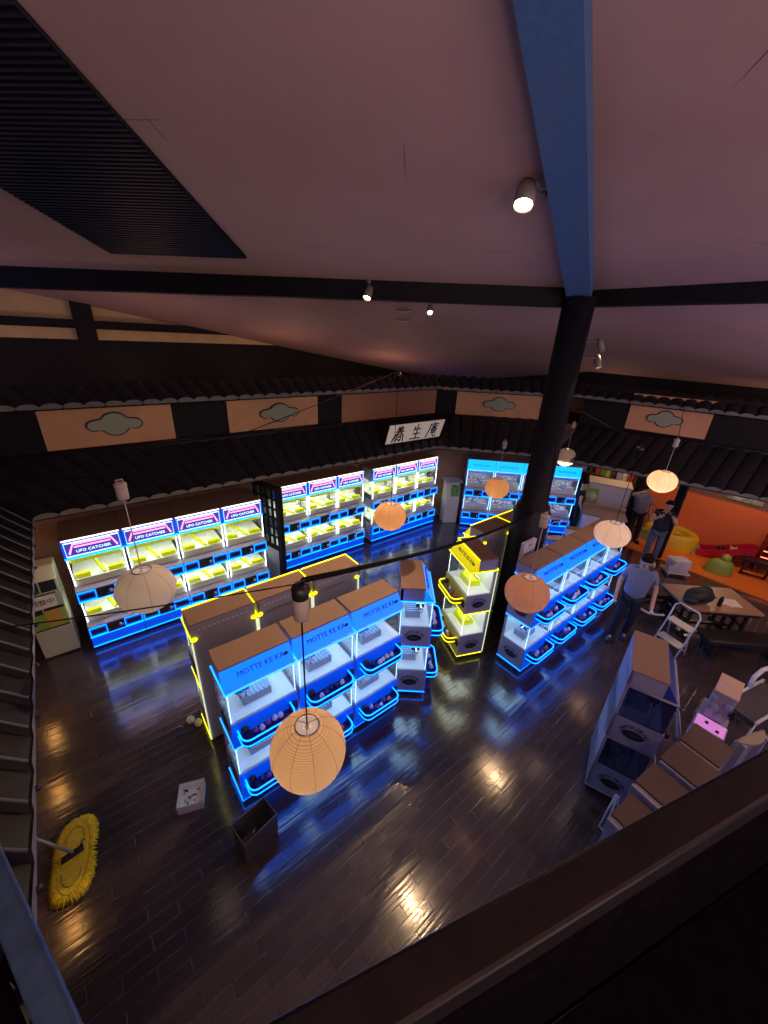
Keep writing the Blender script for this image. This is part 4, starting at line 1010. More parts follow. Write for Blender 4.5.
b = MB(); b.box(-0.225, -0.195, -0.15, -0.09, 0.98, 1.02); b.box(-0.225, -0.195, -0.135, -0.105, 0.94, 1.08); b.ball((-0.30, 0.04, 0.812), 0.02, n=8, m=5); b.ball((-0.36, -0.07, 0.812), 0.02, n=8, m=5); b.build('buttons', M['black'], sc)
b = MB(); n=12
v = []
for z in (0.95, 0.97):
    for i in range(n+1): a = -1.0 + 2.0*i/n; v.append((0.28*math.sin(a), 0.22*math.cos(a), z))
b.add(v, [tuple(range(n+1)), tuple(range(n+1, 2*n+2))] + [(i, i+1, n+2+i, n+1+i) for i in range(n)] + [(n, 0, n+1, 2*n+1)])
o = b.build('curved_cover', mat('olive_beige_cover', (0.34, 0.29, 0.22), 0.7), loc=(4.60, -0.44, 0.55), rz=math.radians(160)); 
lg = MB(); lg.box(-0.22, 0.22, 0.10, 0.14, 0, 0.97 - 0.02); lg.box(-0.20, -0.16, 0.10, 0.20, 0, 0.95); lg.box(0.16, 0.20, 0.10, 0.20, 0, 0.95)
o.location = (5.16, -0.27, 0); tag(o, 'rounded olive-beige stool cover beside the balcony rail', 'stool'); lg.build('legs', M['white'], o)

# white folding ladders
def step_ladder(loc, rz, label, hgt=0.95, w=0.40, open_=0.34, treads=2, chain=False):
    t = thing('step_ladder', label, 'step ladder', loc, rz, 'white tube step ladders')
    hw = w/2; r = 0.014
    b = MB(); top = [( -hw, 0.0, 0.0)]; pts = [(-hw, -open_/2, 0), (-hw, 0.06, hgt*0.72), (-hw, 0.10, hgt*0.93), (-hw + 0.05, 0.115, hgt), (hw - 0.05, 0.115, hgt), (hw, 0.10, hgt*0.93), (hw, 0.06, hgt*0.72), (hw, -open_/2, 0)]
    b.tube(pts, r, 8); b.build('front_frame', M['aluminium'], t)
    b = MB(); b.tube([(-hw*0.8, open_*0.75, 0), (-hw*0.8, 0.04, hgt*0.66), (hw*0.8, 0.04, hgt*0.66), (hw*0.8, open_*0.75, 0)], r*0.9, 8); b.tube([(-hw*0.8, open_*0.62, hgt*0.12), (hw*0.8, open_*0.62, hgt*0.12)], r*0.7, 6); b.build('rear_frame', M['aluminium'], t)
    for i in range(treads):
        z = hgt*0.66*(i+1)/treads; y = -open_/2 + (0.06 + open_/2)*z/(hgt*0.72)
        b = MB(); b.box(-hw + 0.01, hw - 0.01, y - 0.06, y + 0.12, z - 0.012, z + 0.012); b.build('tread', M['tread'], t, bevel=0.006)
    b = MB()
    for sx in (-1, 1):
        b.ball((sx*hw, -open_/2, 0.014), 0.02, n=8, m=6); b.ball((sx*hw*0.8, open_*0.75, 0.014), 0.02, n=8, m=6)
    b.build('rubber_feet', M['black'], t)
    if chain:
        b = MB(); b.tube(sag((-hw, 0.08, hgt*0.86), (-hw - 0.52, -0.02, hgt*0.80), 0.12, 20), 0.014, 6); b.build('hose', M['aluminium'], t)
    return t
step_ladder((7.22, 0.82, 0), math.radians(-105), 'white tube step ladder with cream treads behind the unlit white machine', chain=False)
b = MB(); b.tube(sag((7.02, 1.02, 0.80), (6.92, 1.52, 0.86), 0.10, 16), 0.018, 6); o = b.build('coiled_hose', M['aluminium']); tag(o, 'pale coiled hose drooping from the step ladder towards the man in blue', 'hose')
step_ladder((8.05, 3.62, 0), math.radians(150), 'white tube step ladder behind the lit blue row, in front of the man in black', hgt=1.25, treads=3)
t = thing('folding_stand', 'narrow white A-frame stand in front of the lower logo of the unlit white machine', 'stand', (3.62, 0.23, 0), 0, None)
TP = Vector((-0.10, 0.035, 0.62))
for nm, fx, fy in (('front_leg', -0.085, 0.02), ('rear_leg', 0.075, -0.035)):
    b = MB(); b.tube([(fx, fy, 0), (fx*0.9 + TP.x*0.1, fy*0.9 + TP.y*0.1, 0.20), tuple(TP)], 0.011, 8); b.tube([(fx + 0.02, fy + 0.05, 0), (TP.x + .008, TP.y + .02, TP.z)], 0.010, 8); b.tube([(fx, fy, 0.012), (fx + .02, fy + .05, 0.012)], 0.010, 6); b.build(nm, M['aluminium'], t)
b = MB(); b.ball(tuple(TP), 0.02, n=10, m=6); b.tube([(-0.10, 0.02, 0.22), (0.03, -0.01, 0.22)], 0.007, 6); b.build('hinge', M['aluminium'], t)
# push cart at the right edge
pc = thing('push_cart', 'white tubular push cart with a dark mesh deck at the edge of the floor', 'cart', (6.05, -0.36, 0), math.radians(-15))
b = MB(); b.tube([(-0.42, -0.16, 0.80), (0.5, -0.16, 0.80)], 0.018, 8); b.tube([(-0.42, 0.18, 0.80), (0.5, 0.18, 0.80)], 0.018, 8)
b.tube([(0.15, 0.18, 0.80), (0.2, 0.20, 0.95), (0.35, 0.2, 1.02), (0.55, 0.18, 1.02)], 0.028, 8); b.tube([(0.15, -0.16, 0.80), (0.2, -0.14, 0.95), (0.35, -0.12, 1.02), (0.55, -0.12, 1.02)], 0.02, 8)
for x in (-0.38, 0.46):
    for y in (-0.15, 0.17): b.tube([(x, y, 0.80), (x, y, 0.05)], 0.014, 8)
b.build('frame', M['aluminium'], pc)
b = MB(); b.box(-0.40, 0.48, -0.15, 0.17, 0.70, 0.78); b.build('deck', mat('dark_mesh_deck', (0.05, 0.045, 0.06), 0.6, noise=0.6, nscale=60), pc)
b = MB()
for x in (-0.38, 0.46):
    for y in (-0.15, 0.17): b.ball((x, y, 0.035), 0.035, 1, 0.5, 1, 10, 8)
b.build('wheels', M['black'], pc)

# ------------------------------------------------------------------ table, benches, bag
M['table'] = mat('brown_wood_table', (0.34, 0.195, 0.12), 0.4, noise=0.12, nscale=6)
M['bench'] = mat('black_stained_wood', (0.016, 0.013, 0.014), 0.4)
def table(loc, rz, L, W, hgt, top, label, name='dining_table', cat='table', group=None, slats=False):
    t = thing(name, label, cat, loc, rz, group)
    b = MB(); b.box(-L/2, L/2, -W/2, W/2, hgt - 0.04, hgt); b.build('tabletop' if cat == 'table' else 'seat', top, t, bevel=0.006)
    b = MB(); b.box(-L/2 + 0.03, L/2 - 0.03, -W/2 + 0.03, W/2 - 0.03, hgt - 0.10, hgt - 0.04); b.box(-L/2 + 0.10, L/2 - 0.10, -0.025, 0.025, 0.12, 0.17)
    b.build('under_frame', M['bench'], t)
    for sx in (-1, 1):
        b = MB(); x = sx*(L/2 - 0.16)
        for i in range(4): y = -W*0.36 + W*0.72*i/3; b.box(x - 0.025, x + 0.025, y - 0.02, y + 0.02, 0.05, hgt - 0.04)
        b.box(x - 0.03, x + 0.03, -W*0.45, W*0.45, 0, 0.06); b.box(x - 0.025, x + 0.025, -W*0.36, W*0.36, hgt*0.45, hgt*0.45 + 0.04); b.build('leg', M['bench'], t)
    return t
table((8.50, 0.70, 0), math.radians(-42), 1.30, 0.80, 0.70, M['table'], 'brown-topped dark wooden table holding a black bag')
table((8.20, 0.03, 0), math.radians(-42), 1.45, 0.36, 0.42, M['bench'], 'black wooden bench on the near side of the brown table', 'wooden_bench', 'bench', 'black benches at the brown table')
table((8.42, 1.50, 0), math.radians(-42), 1.0, 0.32, 0.42, M['bench'], 'black wooden bench near the walking man, at the far end of the brown table', 'wooden_bench', 'bench', 'black benches at the brown table')
bg = thing('black_bag', 'slumped black bag lying on the brown table', 'bag', (8.17, 0.83, 0.70), math.radians(-30))
b = MB(); b.ball((0, 0, 0.13), 0.15, 1.75, 1.15, 0.85, 20, 12); b.ball((0.16, 0.05, 0.15), 0.11, 1.0, 1.1, 1.1, 14, 8); b.ball((-0.2, -0.04, 0.08), 0.10, 1.3, 1.2, 0.75, 14, 8); b.build('body', mat('black_nylon', (0.012, 0.013, 0.018), 0.6, noise=0.4), bg)
b = MB(); b.tube([(-0.15, -0.14, 0.12), (-0.05, -0.2, 0.22), (0.1, -0.19, 0.22), (0.2, -0.12, 0.15)], 0.012, 6); b.build('strap', M['black'], bg)
b = MB(); b.lathe([(0, 0), (0.033, 0), (0.034, 0.15), (0.018, 0.18), (0.018, 0.20), (0, 0.20)], 16); o = b.build('drink_bottle', M['black'], loc=(8.34, 0.55, 0.70)); tag(o, 'dark drink bottle standing on the brown table beside the bag', 'bottle')
for i, (x, y, a) in enumerate(((8.60, 0.47, 0.2), (8.66, 0.40, 0.7))):
    b = MB(); b.box(-0.12, 0.12, -0.085, 0.085, 0, 0.004); b.box(-0.11, 0.11, -0.003, 0.003, 0.004, 0.0045); o = b.build('paper_sheet', mat('white_paper', (0.78, 0.72, 0.66), 0.7), loc=(x, y, 0.701 + i*0.005), rz=a); tag(o, ['white paper sheet lying flat on the brown table, under another', 'white paper sheet lying on top of another on the brown table'][i], 'paper', 'papers on the brown table')
# trolley stacked with white stuff
tr = thing('stock_trolley', 'small white trolley stacked with grey packages at the edge of the orange mat', 'trolley', (10.42, 1.66, 0), math.radians(-50))
b = MB(); b.box(-0.24, 0.24, -0.17, 0.17, 0.07, 0.10); b.tube([(-0.24, -0.16, 0.10), (-0.24, -0.16, 0.30)], 0.012, 6); b.build('deck', M['cream'], tr)
b = MB()
for x in (-0.19, 0.19):
    for y in (-0.13, 0.13): b.ball((x, y, 0.035), 0.035, 0.6, 1, 1, 10, 8)
b.build('wheels', M['white'], tr)
for i in range(4):
    b = MB(); b.box(-0.20, 0.20, -0.14, 0.14, 0, 0.075); o = b.build('stacked_package', mat('grey_white_package', (0.45 + 0.06*i, 0.43 + 0.06*i, 0.46 + 0.06*i), 0.6, noise=0.2), bevel=0.01); o.location = (10.42 + 0.012*((i*7) % 3), 1.66, 0.10 + i*0.076); o.rotation_euler = (0, 0, math.radians(-50 + 9*((i*5) % 4 - 1.5)))
    tag(o, '%s grey-white package of the pile on the white trolley, counted from below' % ORD[i], 'package', 'packages on the white trolley')

# ------------------------------------------------------------------ play corner
M['orange'] = mat('orange_foam', (0.85, 0.20, 0.025), 0.55)
M['orange_wall'] = mat('orange_wall_pad', (0.80, 0.17, 0.05), 0.6)
b = MB(); b.prism([(10.84, 2.30), (10.90, -0.60), (12.55, -0.60), (12.55, 3.0), (10.84, 2.9)], 0, 0.03); tag(b.build('play_mat', M['orange']), 'large orange play mat on the floor of the play corner', 'mat')
b = MB(); b.box(12.50, 12.62, 0.62, 2.45, 0.03, 1.40); tag(b.build('wall_pad', M['orange_wall']), 'wide orange wall pad behind the slide', 'wall pad')
b = MB(); b.box(12.50, 12.62, 2.55, 3.35, 0.03, 1.45); tag(b.build('wall_pad', M['orange_wall']), 'narrow orange wall pad left of the dark pillar', 'wall pad')
b = MB(); b.box(10.86, 11.02, 2.12, 2.28, 0, 2.62); struct('pillar', b, M['timber'], 'dark timber pillar at the edge of the play corner')
b = MB(); b.box(12.2, 12.36, 3.42, 3.58, 0, 2.62); struct('pillar', b, M['timber'], 'dark timber pillar beside the narrow orange wall pad')
# yellow ball pool
bp_ = thing('ball_pool', 'yellow padded ball pool ring behind the pillar', 'ball pool', (12.02, 2.32, 0.03), 0)
b = MB(); n = 32; R0_, R1_ = 0.36, 0.55
v = []
for (r, z) in ((R1_, 0), (R1_ + 0.02, 0.36), (R1_ - 0.03, 0.42), (R0_ + 0.03, 0.42), (R0_, 0.36), (R0_, 0.06)):
    for i in range(n): a = 2*math.pi*i/n; v.append((r*math.cos(a)*0.85, r*math.sin(a)*1.10, z))
f = []
for j in range(5):
    for i in range(n): f.append((j*n+i, j*n+(i+1) % n, (j+1)*n+(i+1) % n, (j+1)*n+i))
f.append(tuple(range(5*n, 6*n))); b.add(v, f, True); b.build('ring', mat('yellow_pool_pad', (0.80, 0.50, 0.02), 0.5), bp_)
b = MB(); b.box(-0.35, -0.25, 0.25, 0.62, 0.0, 0.30); b.build('green_side', mat('grey_green_pad', (0.42, 0.48, 0.22), 0.6), bp_)
rnd = random.Random(4); bl = [mat('pool_ball_%s' % n_, c, 0.4) for n_, c in (('red', (.7, .06, .04)), ('yellow', (.8, .6, .05)), ('white', (.8, .75, .7)), ('blue', (.1, .2, .6)))]
bmesh_ = []
for m in bl:
    b = MB(); b.ball((0, 0, 0), 0.045, n=10, m=8); bmesh_.append(b.mesh('pool_ball', m))
for i in range(26):
    a = rnd.uniform(0, 6.28); r = math.sqrt(rnd.random())*0.29
    o = bpy.data.objects.new('pool_ball', rnd.choice(bmesh_)); COL.objects.link(o); o.location = (12.02 + r*math.cos(a)*.8, 2.32 + r*math.sin(a)*1.15, 0.03 + 0.06 + 0.047 + rnd.choice((0, 0.09, 0.18)))
    tag(o, 'small coloured plastic ball lying in the yellow ball pool', 'ball', 'balls in the yellow pool')
b = MB(); b.hexa([(0, -.13, 0), (.24, -.13, 0), (.24, .13, 0), (0, .13, 0)], [(0.18, -.13, .2), (.24, -.13, .2), (.24, .13, .2), (.18, .13, .2)]); o = b.build('foam_wedge', mat('olive_green_foam', (0.30, 0.36, 0.10), 0.6), loc=(11.95, 1.62, 0.03), rz=0.9); tag(o, 'olive green foam wedge between the ball pool and the slide', 'wedge')
# red slide
sl = thing('toy_slide', 'low magenta-red plastic slide against the orange wall pad', 'slide', (12.20, 1.20, 0.03), math.radians(-82)); sl.scale = (0.8, 1, 1)
b = MB(); prof = [(-0.62, 0.03), (-0.45, 0.05), (-0.15, 0.14), (0.25, 0.30), (0.55, 0.42), (0.72, 0.42)]
v = []
for x, z in prof: v += [(x, -0.20, z - 0.03), (x, 0.20, z - 0.03), (x, 0.20, z + 0.14), (x, 0.165, z + 0.14), (x, 0.165, z), (x, -0.165, z), (x, -0.165, z + 0.14), (x, -0.20, z + 0.14)]
f = []
for i in range(len(prof)-1):
    for j in range(8): a, c = i*8+j, i*8+(j+1) % 8; f.append((a, c, c+8, a+8))
f += [tuple(range(8)), tuple(range(40, 48))]; b.add(v, f); b.build('chute', mat('magenta_red_plastic', (0.55, 0.01, 0.05), 0.35), sl)
plum = mat('dark_plum_plastic', (0.10, 0.01, 0.03), 0.4)
for x in (0.3, 0.66):
    for y in (-0.16, 0.16):
        b = MB(); b.box(x - .03, x + .03, y - .03, y + .03, 0, 0.26 if x < 0.5 else 0.38); b.build('leg', plum, sl)
for z in (0.12, 0.24):
    b = MB(); b.box(0.68, 0.74, -0.19, 0.19, z, z + 0.04); b.build('rung', plum, sl)
b = MB(); b.ball((0, 0, 0.09), 0.085, 1, 1, 1.05, 14, 10); b.ball((0, 0, 0.205), 0.065, n=12, m=8)
for s in (-1, 1): b.ball((0, s*0.05, 0.265), 0.026, 0.6, 1, 1.3, 8, 6)
o = b.build('soft_toy', mat('cream_plush', (0.72, 0.55, 0.30), 0.9), loc=(12.22, 1.04, 0.17), rz=0.3); tag(o, 'cream plush toy with ears sitting on the red slide, nearer the far end', 'soft toy', 'soft toys on the slide')
b = MB(); b.ball((0, 0, 0.08), 0.085, n=14, m=10); b.ball((0, 0, 0.20), 0.08, n=12, m=8); o = b.build('soft_toy', mat('cream_plush_light', (0.75, 0.68, 0.45), 0.9), loc=(12.14, 1.26, 0.12)); tag(o, 'plush toy with a black head sitting low on the red slide', 'soft toy', 'soft toys on the slide')
b = MB(); b.ball((0, 0, 0.21), 0.084, 1, 1, 0.9, 12, 8); hd = b.build('hood', M['black'], o)
# green toy tunnel
gt = thing('ride_on_toy', 'green domed ride-on toy on the orange mat', 'toy', (11.36, 1.06, 0.03), math.radians(-70))
b = MB(); prof = []
n, mrow = 20, 8; v = []; f = []
for i in range(mrow+1):
    t_ = i/mrow; z = 0.34*math.sin(t_*math.pi/2); r = 0.21*math.cos(t_*math.pi/2)**0.6 + 0.03
    for j in range(n): a = 2*math.pi*j/n; v.append((r*1.15*math.cos(a) + 0.05*t_, r*0.85*math.sin(a), z))
for i in range(mrow):
    for j in range(n): f.append((i*n+j, i*n+(j+1) % n, (i+1)*n+(j+1) % n, (i+1)*n+j))
f.append(tuple(range(mrow*n, mrow*n+n))); b.add(v, f, True); b.build('shell', mat('leaf_green_plastic', (0.28, 0.38, 0.05), 0.4), gt)
b = MB(); b.ball((0.07, 0.03, 0.39), 0.095, 1, 1, 1.05, 14, 10); b.build('head', mat('lime_green_plastic', (0.38, 0.46, 0.07), 0.4), gt)
b = MB(); b.ball((-0.05, -0.135, 0.06), 0.09, 1.2, 0.6, 0.75, 12, 8); b.build('opening', M['black'], gt)
# low dark gate frame and red shelf unit
gf = thing('low_barrier', 'low dark frame barrier standing on the orange mat', 'barrier', (11.84, 0.50, 0.03), math.radians(-74))
b = MB()
for x in (-0.22, 0.22): b.tube([(x, 0, 0), (x + 0.05, 0.0, 0.38)], 0.028, 8)
b.tube([(-0.2, 0, 0.36), (0.3, 0, 0.36)], 0.03, 8); b.tube([(-0.22, 0, 0.03), (0.22, 0, 0.03)], 0.025, 8); b.build('frame', mat('dark_red_brown', (0.04, 0.008, 0.008), 0.5), gf)
b = MB(); b.box(-0.28, 0.34, -0.10, 0.10, 0.38, 0.43); b.build('top_rail', M['bench'], gf)
rs = thing('red_display_rack', 'red rack with glowing edges at the far right of the play corner', 'rack', (12.36, 0.28, 0.03), math.radians(-80))
for i in range(4):
    b = MB(); b.box(-0.30, 0.30, -0.20, 0.20, 0.26 + i*0.16, 0.29 + i*0.16); b.build('shelf', mat('red_shelf', (0.50, 0.02, 0.02), 0.4), rs)
sd_m = mat('dark_red_side', (0.25, 0.015, 0.015), 0.4)
for x in (-0.30, 0.28):
    b = MB(); b.box(x, x + 0.03, -0.20, 0.20, 0, 0.92); b.build('side', sd_m, rs)
b = MB()
for z in (0.595, 0.435): b.tube([(-0.28, -0.205, z), (0.28, -0.205, z)], 0.013, 6)
b.build('glow_edge', glow('orange_red_edge', (1.0, 0.25, 0.12), 1.6), rs)
# picture boards over the wall pad
for (v0, v1, z0, z1, lb, c) in ((0.93, 1.62, 1.50, 1.76, 'long colourful picture board above the orange wall pad', (0.32, 0.36, 0.30)), (1.76, 1.98, 1.66, 1.90, 'small blue picture card left of the colourful board', (0.20, 0.32, 0.55))):
    t = thing('picture_board', lb, 'picture', (12.60, (v0+v1)/2, z0), 0)
    b = MB(); b.box(-0.02, 0.0, -(v1-v0)/2, (v1-v0)/2, 0, z1-z0); b.build('board', mat('printed_board', c, 0.6, noise=0.8, nscale=9), t)
    b = MB(); rnd = random.Random(int(v0*100))
    for i in range(8): y = rnd.uniform(-.4, .4)*(v1-v0); z = rnd.uniform(.25, .75)*(z1-z0); b.ball((-0.021, y, z), rnd.uniform(.03, .06), 0.06, 1, 1, 10, 6)
    b.build('motifs', mat('pale_motif', (0.55, 0.42, 0.45), 0.6, noise=0.6, nscale=12), t)

# ------------------------------------------------------------------ counter, big white box and goods shelf beyond the column
ct = thing('white_counter', 'low white counter with brown edges beyond the far end of the blue row', 'counter', (10.15, 3.44, 0), math.radians(-62))
b = MB(); b.box(-0.46, 0.46, -0.26, 0.26, 0.04, 0.93); b.build('body', M['bright_white'], ct)
b = MB(); b.box(-0.50, 0.50, -0.30, 0.30, 0.93, 0.97); b.box(-0.50, 0.50, 0.24, 0.30, 0.97, 1.06); b.build('top_board', M['brown_top'], ct)
b = MB(); b.box(-0.44, 0.44, -0.24, 0.24, 0, 0.04); b.build('plinth', M['black'], ct)
c2_ = thing('low_counter', 'low lilac-white counter behind the step ladder and the blue row', 'counter', (8.72, 3.05, 0), math.radians(-58))
b = MB(); b.box(-0.50, 0.50, -0.55, 0.40, 0.04, 0.80); b.build('body', M['bright_white'], c2_, bevel=0.01)
b = MB(); b.box(-0.48, 0.48, -0.53, 0.38, 0, 0.04); b.build('plinth', M['black'], c2_)
b = MB(); b.box(-0.50, 0.50, 0.36, 0.42, 0.80, 0.86); b.build('edge_board', M['brown_top'], c2_)
wbx = thing('white_cabinet', 'big white boxy cabinet standing behind the counters', 'cabinet', (11.18, 3.86, 0), math.radians(-66))
b = MB(); b.box(-0.50, 0.50, -0.30, 0.30, 0.05, 1.45); b.build('body', M['bright_white'], wbx, bevel=0.02)
b = MB(); b.box(-0.52, 0.52, -0.32, 0.32, 1.45, 1.48); b.build('top_board', mat('pale_tan_board', (0.56, 0.40, 0.30), 0.7), wbx)
b = MB(); b.box(-0.46, 0.46, -0.27, 0.27, 0, 0.05); b.build('plinth', M['black'], wbx)
gsn = thing('green_standee', 'green printed standee between the man in black and the white cabinet', 'sign', (10.62, 4.06, 0), math.radians(-50))
b = MB(); b.box(-0.18, 0.18, -0.015, 0.015, 0.03, 1.35); b.build('board', mat('bright_green_print', (0.22, 0.52, 0.06), 0.5), gsn)
b = MB(); b.lathe([(0, 0), (0.15, 0), (0.15, 0.01), (0, 0.01)], 20); b.xform(Matrix.Translation((0.0, -0.016, 1.10)) @ Matrix.Rotation(math.radians(90), 4, 'X')); b.build('picture', mat('grey_face_print', (0.50, 0.52, 0.46), 0.5, noise=0.5, nscale=16), gsn)
b = MB(); b.box(-0.16, 0.16, -0.12, 0.12, 0, 0.03); b.build('foot', M['black'], gsn)
gs = thing('goods_shelf', 'lit shelf of colourful goods under the pent roof beyond the white cabinet', 'shelf', (12.28, 4.52, 0), math.radians(-88))
b = MB(); b.box(-0.95, 0.95, 0.0, 0.04, 0, 2.1)
for z in (0.3, 0.8, 1.3, 1.75, 2.08): b.box(-0.95, 0.95, -0.26, 0.0, z, z + 0.025)
for x in (-0.95, -0.32, 0.30, 0.92): b.box(x, x + 0.03, -0.26, 0.0, 0, 2.1)
b.build('case', mat('dark_shelf_wood', (0.10, 0.06, 0.04), 0.6), gs)
b = MB()
for z in (1.745, 2.075): b.tube([(-0.9, -0.22, z - 0.02), (0.9, -0.22, z - 0.02)], 0.012, 6)
b.build('strip_light', glow('warm_strip', (1.0, 0.78, 0.45), 9.0), gs)
rnd = random.Random(11); cols = [mat('box_%s' % n_, c, 0.5) for n_, c in (('red', (.55, .07, .05)), ('yellow', (.75, .58, .12)), ('cream', (.75, .66, .45)), ('green', (.2, .4, .1)), ('lilac', (.45, .40, .55)))]
ca, sa = math.cos(math.radians(-88)), math.sin(math.radians(-88)); gi = 0
for z in (1.325, 1.775):
    x = -0.88
    while x < 0.84:
        w_ = rnd.uniform(0.11, 0.16); hh = rnd.uniform(0.20, 0.28)
        if not any(abs(x + w_/2 - xd) < w_/2 + 0.03 for xd in (-0.305, 0.315)):
            b = MB(); b.box(-w_/2 + .004, w_/2 - .004, -0.09, 0.09, 0, hh); b.box(-w_/2 + .02, w_/2 - .02, -0.0915, -0.09, hh*.2, hh*.8); o = b.build('goods_box', cols[(gi*3 + (0 if x < -0.3 else 1)) % 5 if x > -.35 else rnd.choice((0, 0, 4))])
            lx = x + w_/2; ly = -0.12; o.location = (12.28 + ca*lx - sa*ly, 4.52 + sa*lx + ca*ly, z); o.rotation_euler = (0, 0, math.radians(-88))
            tag(o, 'small coloured goods box standing on the lit shelf', 'box', 'goods boxes on the lit shelf'); gi += 1
        x += w_ + 0.012

ps = thing('white_sign_stand', 'white panel stand with a small grey print between the column and the blue row', 'sign', (5.16, 2.66, 0), 0)
b = MB(); b.box(-0.17, 0.17, -0.03, 0.03, 0.02, 2.02); b.build('panel', M['bright_white'], ps, bevel=0.006)
b = MB(); b.box(-0.16, 0.16, -0.06, 0.06, 0, 0.02); b.build('foot', M['black'], ps)
b = MB(); b.ball((0.0, -0.031, 1.96), 0.05, 1.3, 0.04, 0.5, 12, 6); b.build('print', M['plaque'], ps)
# ------------------------------------------------------------------ people
def skin_mesh(name, nodes, edges, radii, root, m, sub=2):
    me = bpy.data.meshes.new(name); keys = list(nodes); idx = {kk: i for i, kk in enumerate(keys)}
    me.from_pydata([tuple(nodes[kk]) for kk in keys], [(idx[a], idx[b_]) for a, b_ in edges], [])
    o = bpy.data.objects.new(name, me); COL.objects.link(o)
    o.modifiers.new('skin', 'SKIN')
    for i, kk in enumerate(keys):
        sv = me.skin_vertices[0].data[i]; r = radii[kk]; sv.radius = r if isinstance(r, tuple) else (r, r); sv.use_root = (kk == root)
    s = o.modifiers.new('sub', 'SUBSURF'); s.levels = sub; s.render_levels = sub
    dg = bpy.context.evaluated_depsgraph_get(); dg.update()
    out = bpy.data.meshes.new_from_object(o.evaluated_get(dg)); out.name = name
    bpy.data.objects.remove(o); bpy.data.meshes.remove(me)
    for p in out.polygons: p.use_smooth = True
    out.materials.clear(); out.materials.append(m)
    return out
M['skin'] = mat('skin', (0.58, 0.36, 0.27), 0.55); M['hair'] = mat('black_hair', (0.008, 0.007, 0.007), 0.7, noise=0.3, nscale=60, spec=0.1)
M['eye'] = mat('dark_eye', (0.02, 0.015, 0.015), 0.3); M['lips'] = mat('lips', (0.40, 0.17, 0.14), 0.5)

